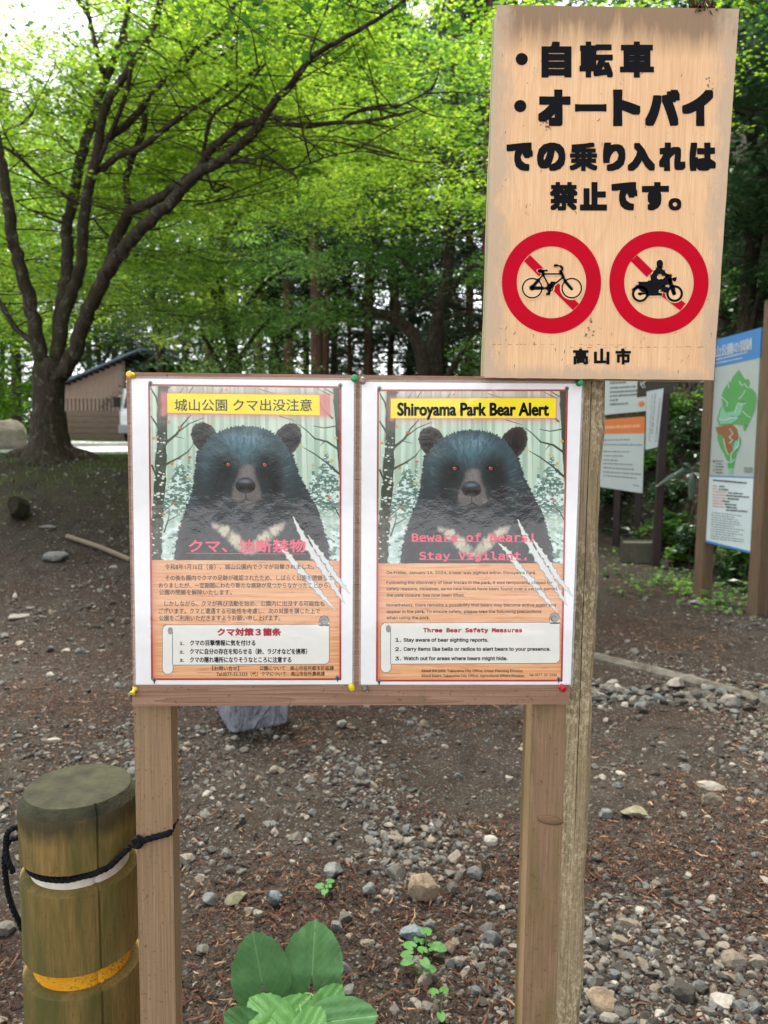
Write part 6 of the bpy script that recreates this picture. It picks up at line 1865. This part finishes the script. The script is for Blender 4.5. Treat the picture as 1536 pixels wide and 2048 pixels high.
def heart(name, parent, basep, tipp, halfw, mat, fold=.25, droop=.25, seed=0, nrm_up=None):
    """heart shaped leaf: blade from the stalk end to the tip, lobes swept back past the stalk"""
    r = np.random.default_rng(seed)
    basep = np.array(basep); tipp = np.array(tipp)
    ax = tipp-basep; L = np.linalg.norm(ax); ax /= L
    n0 = np.array(nrm_up if nrm_up is not None else (0, -.55, .85)); sd_ = np.cross(ax, n0); sd_ /= np.linalg.norm(sd_); nn = np.cross(sd_, ax)
    nt_, ns = 34, 9
    V, UVs, F = [], [], []
    ts = np.linspace(0, 1, nt_)
    for half in (-1, 1):
        off = len(V)
        for i, t in enumerate(ts):
            # outline of one half: from the notch round the lobe to the tip
            qx, qy = OUT[min(int(t*(len(OUT)-1)+.5), len(OUT)-1)]
            ed = 1+.022*math.sin(t*70+half)+.012*r.normal()
            ox, oy = qx*ed, qy*(1+(ed-1)*.6)
            for j in range(ns):
                s_ = j/(ns-1)
                y0 = max(oy, .0)*.85
                cy0 = y0
                x = half*ox*s_; y = cy0+(oy-cy0)*s_
                V.append((x, y)); UVs.append((x, y, 0))
        for i in range(nt_-1):
            for j in range(ns-1):
                q = [off+i*ns+j, off+i*ns+j+1, off+(i+1)*ns+j+1, off+(i+1)*ns+j]
                F.append(q if half > 0 else q[::-1])
    V = np.array(V)
    hgt = fold*np.abs(V[:, 0])**1.2*.35-droop*np.clip(V[:, 1], 0, 2)**2*.4-droop*np.clip(-V[:, 1], 0, 1)*.5+.03*np.sin(V[:, 1]*9+seed)*np.abs(V[:, 0])+.02*np.sin(V[:, 0]*14)
    P = basep+np.outer(V[:, 1]*L, ax)+np.outer(V[:, 0]*halfw, sd_)+np.outer(hgt*halfw, nn)
    me = mk(name, P, np.array(F), True)
    at = me.attributes.new('leafuv', 'FLOAT_VECTOR', 'POINT'); at.data.foreach_set('vector', np.array(UVs, np.float32).ravel())
    return obj(name, me, mat, parent)
pb = G(590, 2110); pb = np.array([U(590, 2100, .68)[0], .68, 0]); pb[2] = H(pb[0], pb[1])
plant = thing('heart_leaf_plant', 'low plant with big heart shaped green leaves at the bottom between the posts', 'plant', tuple(pb))
px_m = lambda n_, Y: n_*(Y+1.03)/F_PX
leaves_ = [((524, 1964), (506, 1868), .60, .64, 60, M_l1, 1), ((624, 1950), (630, 1844), .62, .68, 63, M_l1, 2), ((552, 2046), (500, 1996), .50, .56, 42, M_l2, 3), ((558, 2052), (618, 1992), .50, .56, 38, M_l2, 4),
           ((646, 2022), (682, 1970), .52, .56, 33, M_l2, 5), ((664, 2042), (752, 2030), .50, .50, 44, M_l1, 6), ((500, 2066), (452, 2026), .50, .50, 36, M_l1, 7), ((610, 2070), (640, 2012), .44, .50, 36, M_l2, 9)]
for (bx2, by2), (tx2, ty2), Yb_, Yt_, hw, mat_, sd2 in leaves_:
    A = U(bx2, by2, Yb_); B = U(tx2, ty2, Yt_)
    lf = heart('leaf', plant, A, B, px_m(hw, Yb_), mat_, seed=sd2)
    mb = MB(); mb.tube(spline([A+np.array([0, .002, 0]), (A*.6+pb*.4)+np.array([0, -.01, .03]), pb+rng.normal(0, .01, 3)*np.array([1, 1, 0])], 5), np.linspace(.0022, .0035, 11), 6)
    mb.build('stalk', M_l2, lf, True)
def seedling(px, py, n, size, label, mat=M_l2, grp=None, cat='seedling', name='seedling', hgt=.04):
    g_ = G(px, py); root = thing(name, label, cat, tuple(g_), grp)
    for i in range(n):
        a = rng.uniform(0, 6.28); d_ = np.array([math.cos(a), math.sin(a), 0])*size*rng.uniform(.5, 1.6); d_[2] = hgt*rng.uniform(.6, 1.3)
        A = g_+d_; a2 = a+rng.normal(0, .5); B = A+np.array([math.cos(a2)*size, math.sin(a2)*size, -.1*size])
        lf = heart('leaf', root, A, B, size*.55, mat, seed=i, nrm_up=(rng.normal(0, .2), -.2, 1))
        mb = MB(); mb.tube([g_, (g_+A)/2+np.array([0, 0, .005]), A], [.0012, .001, .0008], 4); mb.build('stalk', mat, lf)
seedling(655, 1797, 4, .018, 'tiny green seedling behind the heart leaved plant')
seedling(852, 1912, 5, .026, 'small lobed green seedling between the slab stone and the pinkish stone')
seedling(838, 1952, 5, .022, 'small green seedling just in front of the slab stone')
seedling(880, 2036, 3, .018, 'smallest green seedling at the bottom edge of the gravel')
# weeds along the foot of the bank
def weed(px, py, n, size, spread, label, mat, grp='weeds along the foot of the bank', hg=.14):
    g_ = G(px, py); root = thing('weed', label, 'weed', tuple(g_), grp)
    c = g_+rng.normal(0, 1, (n, 3))*np.array([spread, spread*.7, 0])
    c[:, 2] = H(c[:, 0], c[:, 1])+rng.random(n)*hg
    v_, f_ = leaf_cloud(c, rng.uniform(.6, 1.3, n)*size, STAR if size > .025 else RHOMB, .5)
    obj('leaves', mk('leaves', v_, f_), mat, root)
    mb = MB()
    for p in c[::4]: mb.tube([np.array([p[0]+rng.normal(0, .02), p[1]+rng.normal(0, .02), float(H(p[0], p[1]))-.01]), p], [.002, .0012], 4, False)
    mb.build('stems', mat, root)
wl = 'small clump of bright green weeds growing at the foot of the bank near the signs'
for px, py, n_, sp_ in ((1235, 1150, 40, .14), (1262, 1185, 40, .12), (1300, 1170, 50, .14), (1345, 1165, 70, .16), (1375, 1175, 70, .16), (1225, 1120, 40, .14), (1460, 1215, 90, .18), (1490, 1195, 60, .14), (1440, 1225, 40, .12), (1530, 1210, 50, .14)):
    weed(px, py, n_, .034, sp_, wl, M_mid)
weed(1380, 1190, 60, .038, .13, 'leafy weed tuft against the left post of the park map', M_bright)
weed(1500, 1165, 14, .03, .05, 'tall yellow green weed beside the right post of the park map', M_bright, hg=.34)
# bamboo grass with long hanging blades
def blade_plant(px, py, Yd, blades, label, mat, name='bamboo_grass', cat='bamboo grass'):
    c = U(px, py, Yd); g_ = np.array([c[0]+.12, Yd+.25, 0]); g_[2] = H(g_[0], g_[1])
    root = thing(name, label, cat, tuple(g_))
    mb = MB(); mb.tube(spline([g_, (g_+c)/2+np.array([.03, 0, .12]), c], 5), np.linspace(.006, .003, 11), 5); mb.build('stem', M_twig, root)
    for dx, dz, l, wv in blades:
        e = c+np.array([dx*l, -.25*l, dz*l]); P = spline([c, c*.5+e*.5+np.array([0, -.02, .12*l]), e], 6); k = len(P)
        t = np.linspace(0, 1, k); ww = wv*np.sin(np.pi*np.clip(t, .02, .98))**.7
        sdv = np.cross(e-c, np.array([.2, -1, .3])); sdv /= np.linalg.norm(sdv)
        V = np.vstack([P-np.outer(ww/2, sdv), P+np.array([0, -.006, .004]), P+np.outer(ww/2, sdv)])
        F = [[i, i+1, k+i+1, k+i] for i in range(k-1)]+[[k+i, k+i+1, 2*k+i+1, 2*k+i] for i in range(k-1)]
        obj('blade', mk('blade', V, np.array(F), True), mat, root)
M_bam = leaf_mat('bamboo_leaf', [(.2, (.04, .075, .05)), (.8, (.075, .125, .08))], .3, None, .12)
blade_plant(1385, 945, 6.3, [(-.15, -.9, .30, .085), (-1.0, -.35, .40, .05), (-.7, -.05, .30, .05), (.5, -.5, .28, .05), (-.5, .35, .25, .045)], 'bamboo grass with long hanging blades left of the park map', M_bam)
# shrubs on the bank
def shrub(px, py, size, mat, label, n=26, leaf=.045, grp='shrubs on the dark bank'):
    g_ = G(px, py); root = thing('shrub', label, 'shrub', tuple(g_), grp)
    q = rng.normal(0, 1, (n, 3)); q /= np.linalg.norm(q, axis=1)[:, None]; q *= rng.random((n, 1))**.5*size; q[:, 2] = np.abs(q[:, 2])*.9+.08
    c = g_+q
    LP = sprays(c, size*.35, 26, .3, .3); v_, f_ = leaf_cloud(LP, rng.uniform(.6, 1.3, len(LP))*leaf, RHOMB, .6)
    obj('foliage', mk('foliage', v_, f_), mat, root)
    mb = MB()
    for p in c: mb.tube([g_, (g_+p)/2+rng.normal(0, .03, 3), p], [.012, .008, .003], 4, False)
    mb.build('stems', M_twig, root)
sl = 'leafy shrub growing on the dark bank behind the signs'
for px, py, s_, mt_ in ((1335, 1085, .30, M_mid), (1345, 1010, .32, M_dark), (1230, 1010, .35, M_dark), (1380, 900, .45, M_dark), (1350, 830, .5, M_mid), (1460, 640, .6, M_dark), (1500, 560, .7, M_dark), (1240, 880, .6, M_dark), (1400, 1110, .26, M_dark), (1490, 1140, .3, M_mid), (1520, 600, .6, M_mid), (1465, 480, .7, M_dark), (1300, 940, .4, M_mid)):
    shrub(px, py, s_, mt_, sl)
shrub(1358, 1128, .13, M_bright, 'light green low shrub just right of the slim post', 14, .05, None)
# bushes beyond the road on the left, behind the shed and among the conifers
def bush(px, Yd, w_, h_, mat, label, n=60, grp='bushes beyond the gravel road'):
    b2 = AT(px, Yd); g_ = np.array([b2[0], b2[1], float(H(*b2))]); root = thing('bush', label, 'bush', tuple(g_), grp)
    q = rng.normal(0, 1, (n, 3)); q /= np.linalg.norm(q, axis=1)[:, None]; q *= rng.random((n, 1))**.4*np.array([w_, w_*.7, h_]); q[:, 2] = np.abs(q[:, 2])
    c = g_+q; LP = sprays(c, .35, 34, .25, .3); v_, f_ = leaf_cloud(LP, rng.uniform(.05, .1, len(LP)), RHOMB, .6)
    obj('foliage', mk('foliage', v_, f_), mat, root)
    mb = MB()
    for p in c[::3]: mb.tube([g_, (g_+p)/2+rng.normal(0, .05, 3), p], [.025, .016, .006], 4, False)
    mb.build('stems', M_twig, root)
bl_ = 'leafy green bush beyond the gravel road and behind the board'
for px, Yd, w_, h_, mt_ in ((-10, 25, 1.4, 2.2, M_bright), (35, 27, 1.2, 2.0, M_bright), (-60, 24, 1.6, 2.4, M_mid), (395, 20.5, 1.1, 2.2, M_dark), (420, 17, 1.2, 1.9, M_mid), (390, 23, 1.6, 2.6, M_mid), (500, 21, 1.5, 1.9, M_mid), (600, 24, 1.6, 2.0, M_dark), (690, 24, 1.6, 2.1, M_mid), (780, 20, 1.4, 2.0, M_dark), (860, 19, 1.4, 2.2, M_mid), (940, 18, 1.4, 2.4, M_dark), (1010, 17, 1.3, 2.6, M_mid), (1120, 16, 1.4, 2.4, M_dark), (170, 33, 1.6, 2.6, M_mid), (260, 35, 1.8, 3.2, M_dark), (480, 30, 1.8, 3.4, M_dark), (570, 33, 1.8, 3.6, M_dark), (650, 31, 1.7, 3.4, M_dark), (730, 32, 1.8, 3.6, M_dark), (810, 30, 1.8, 3.4, M_dark), (900, 29, 1.8, 3.6, M_dark), (80, 37, 1.8, 3.0, M_dark)):
    bush(px, Yd, w_, h_, mt_, bl_)
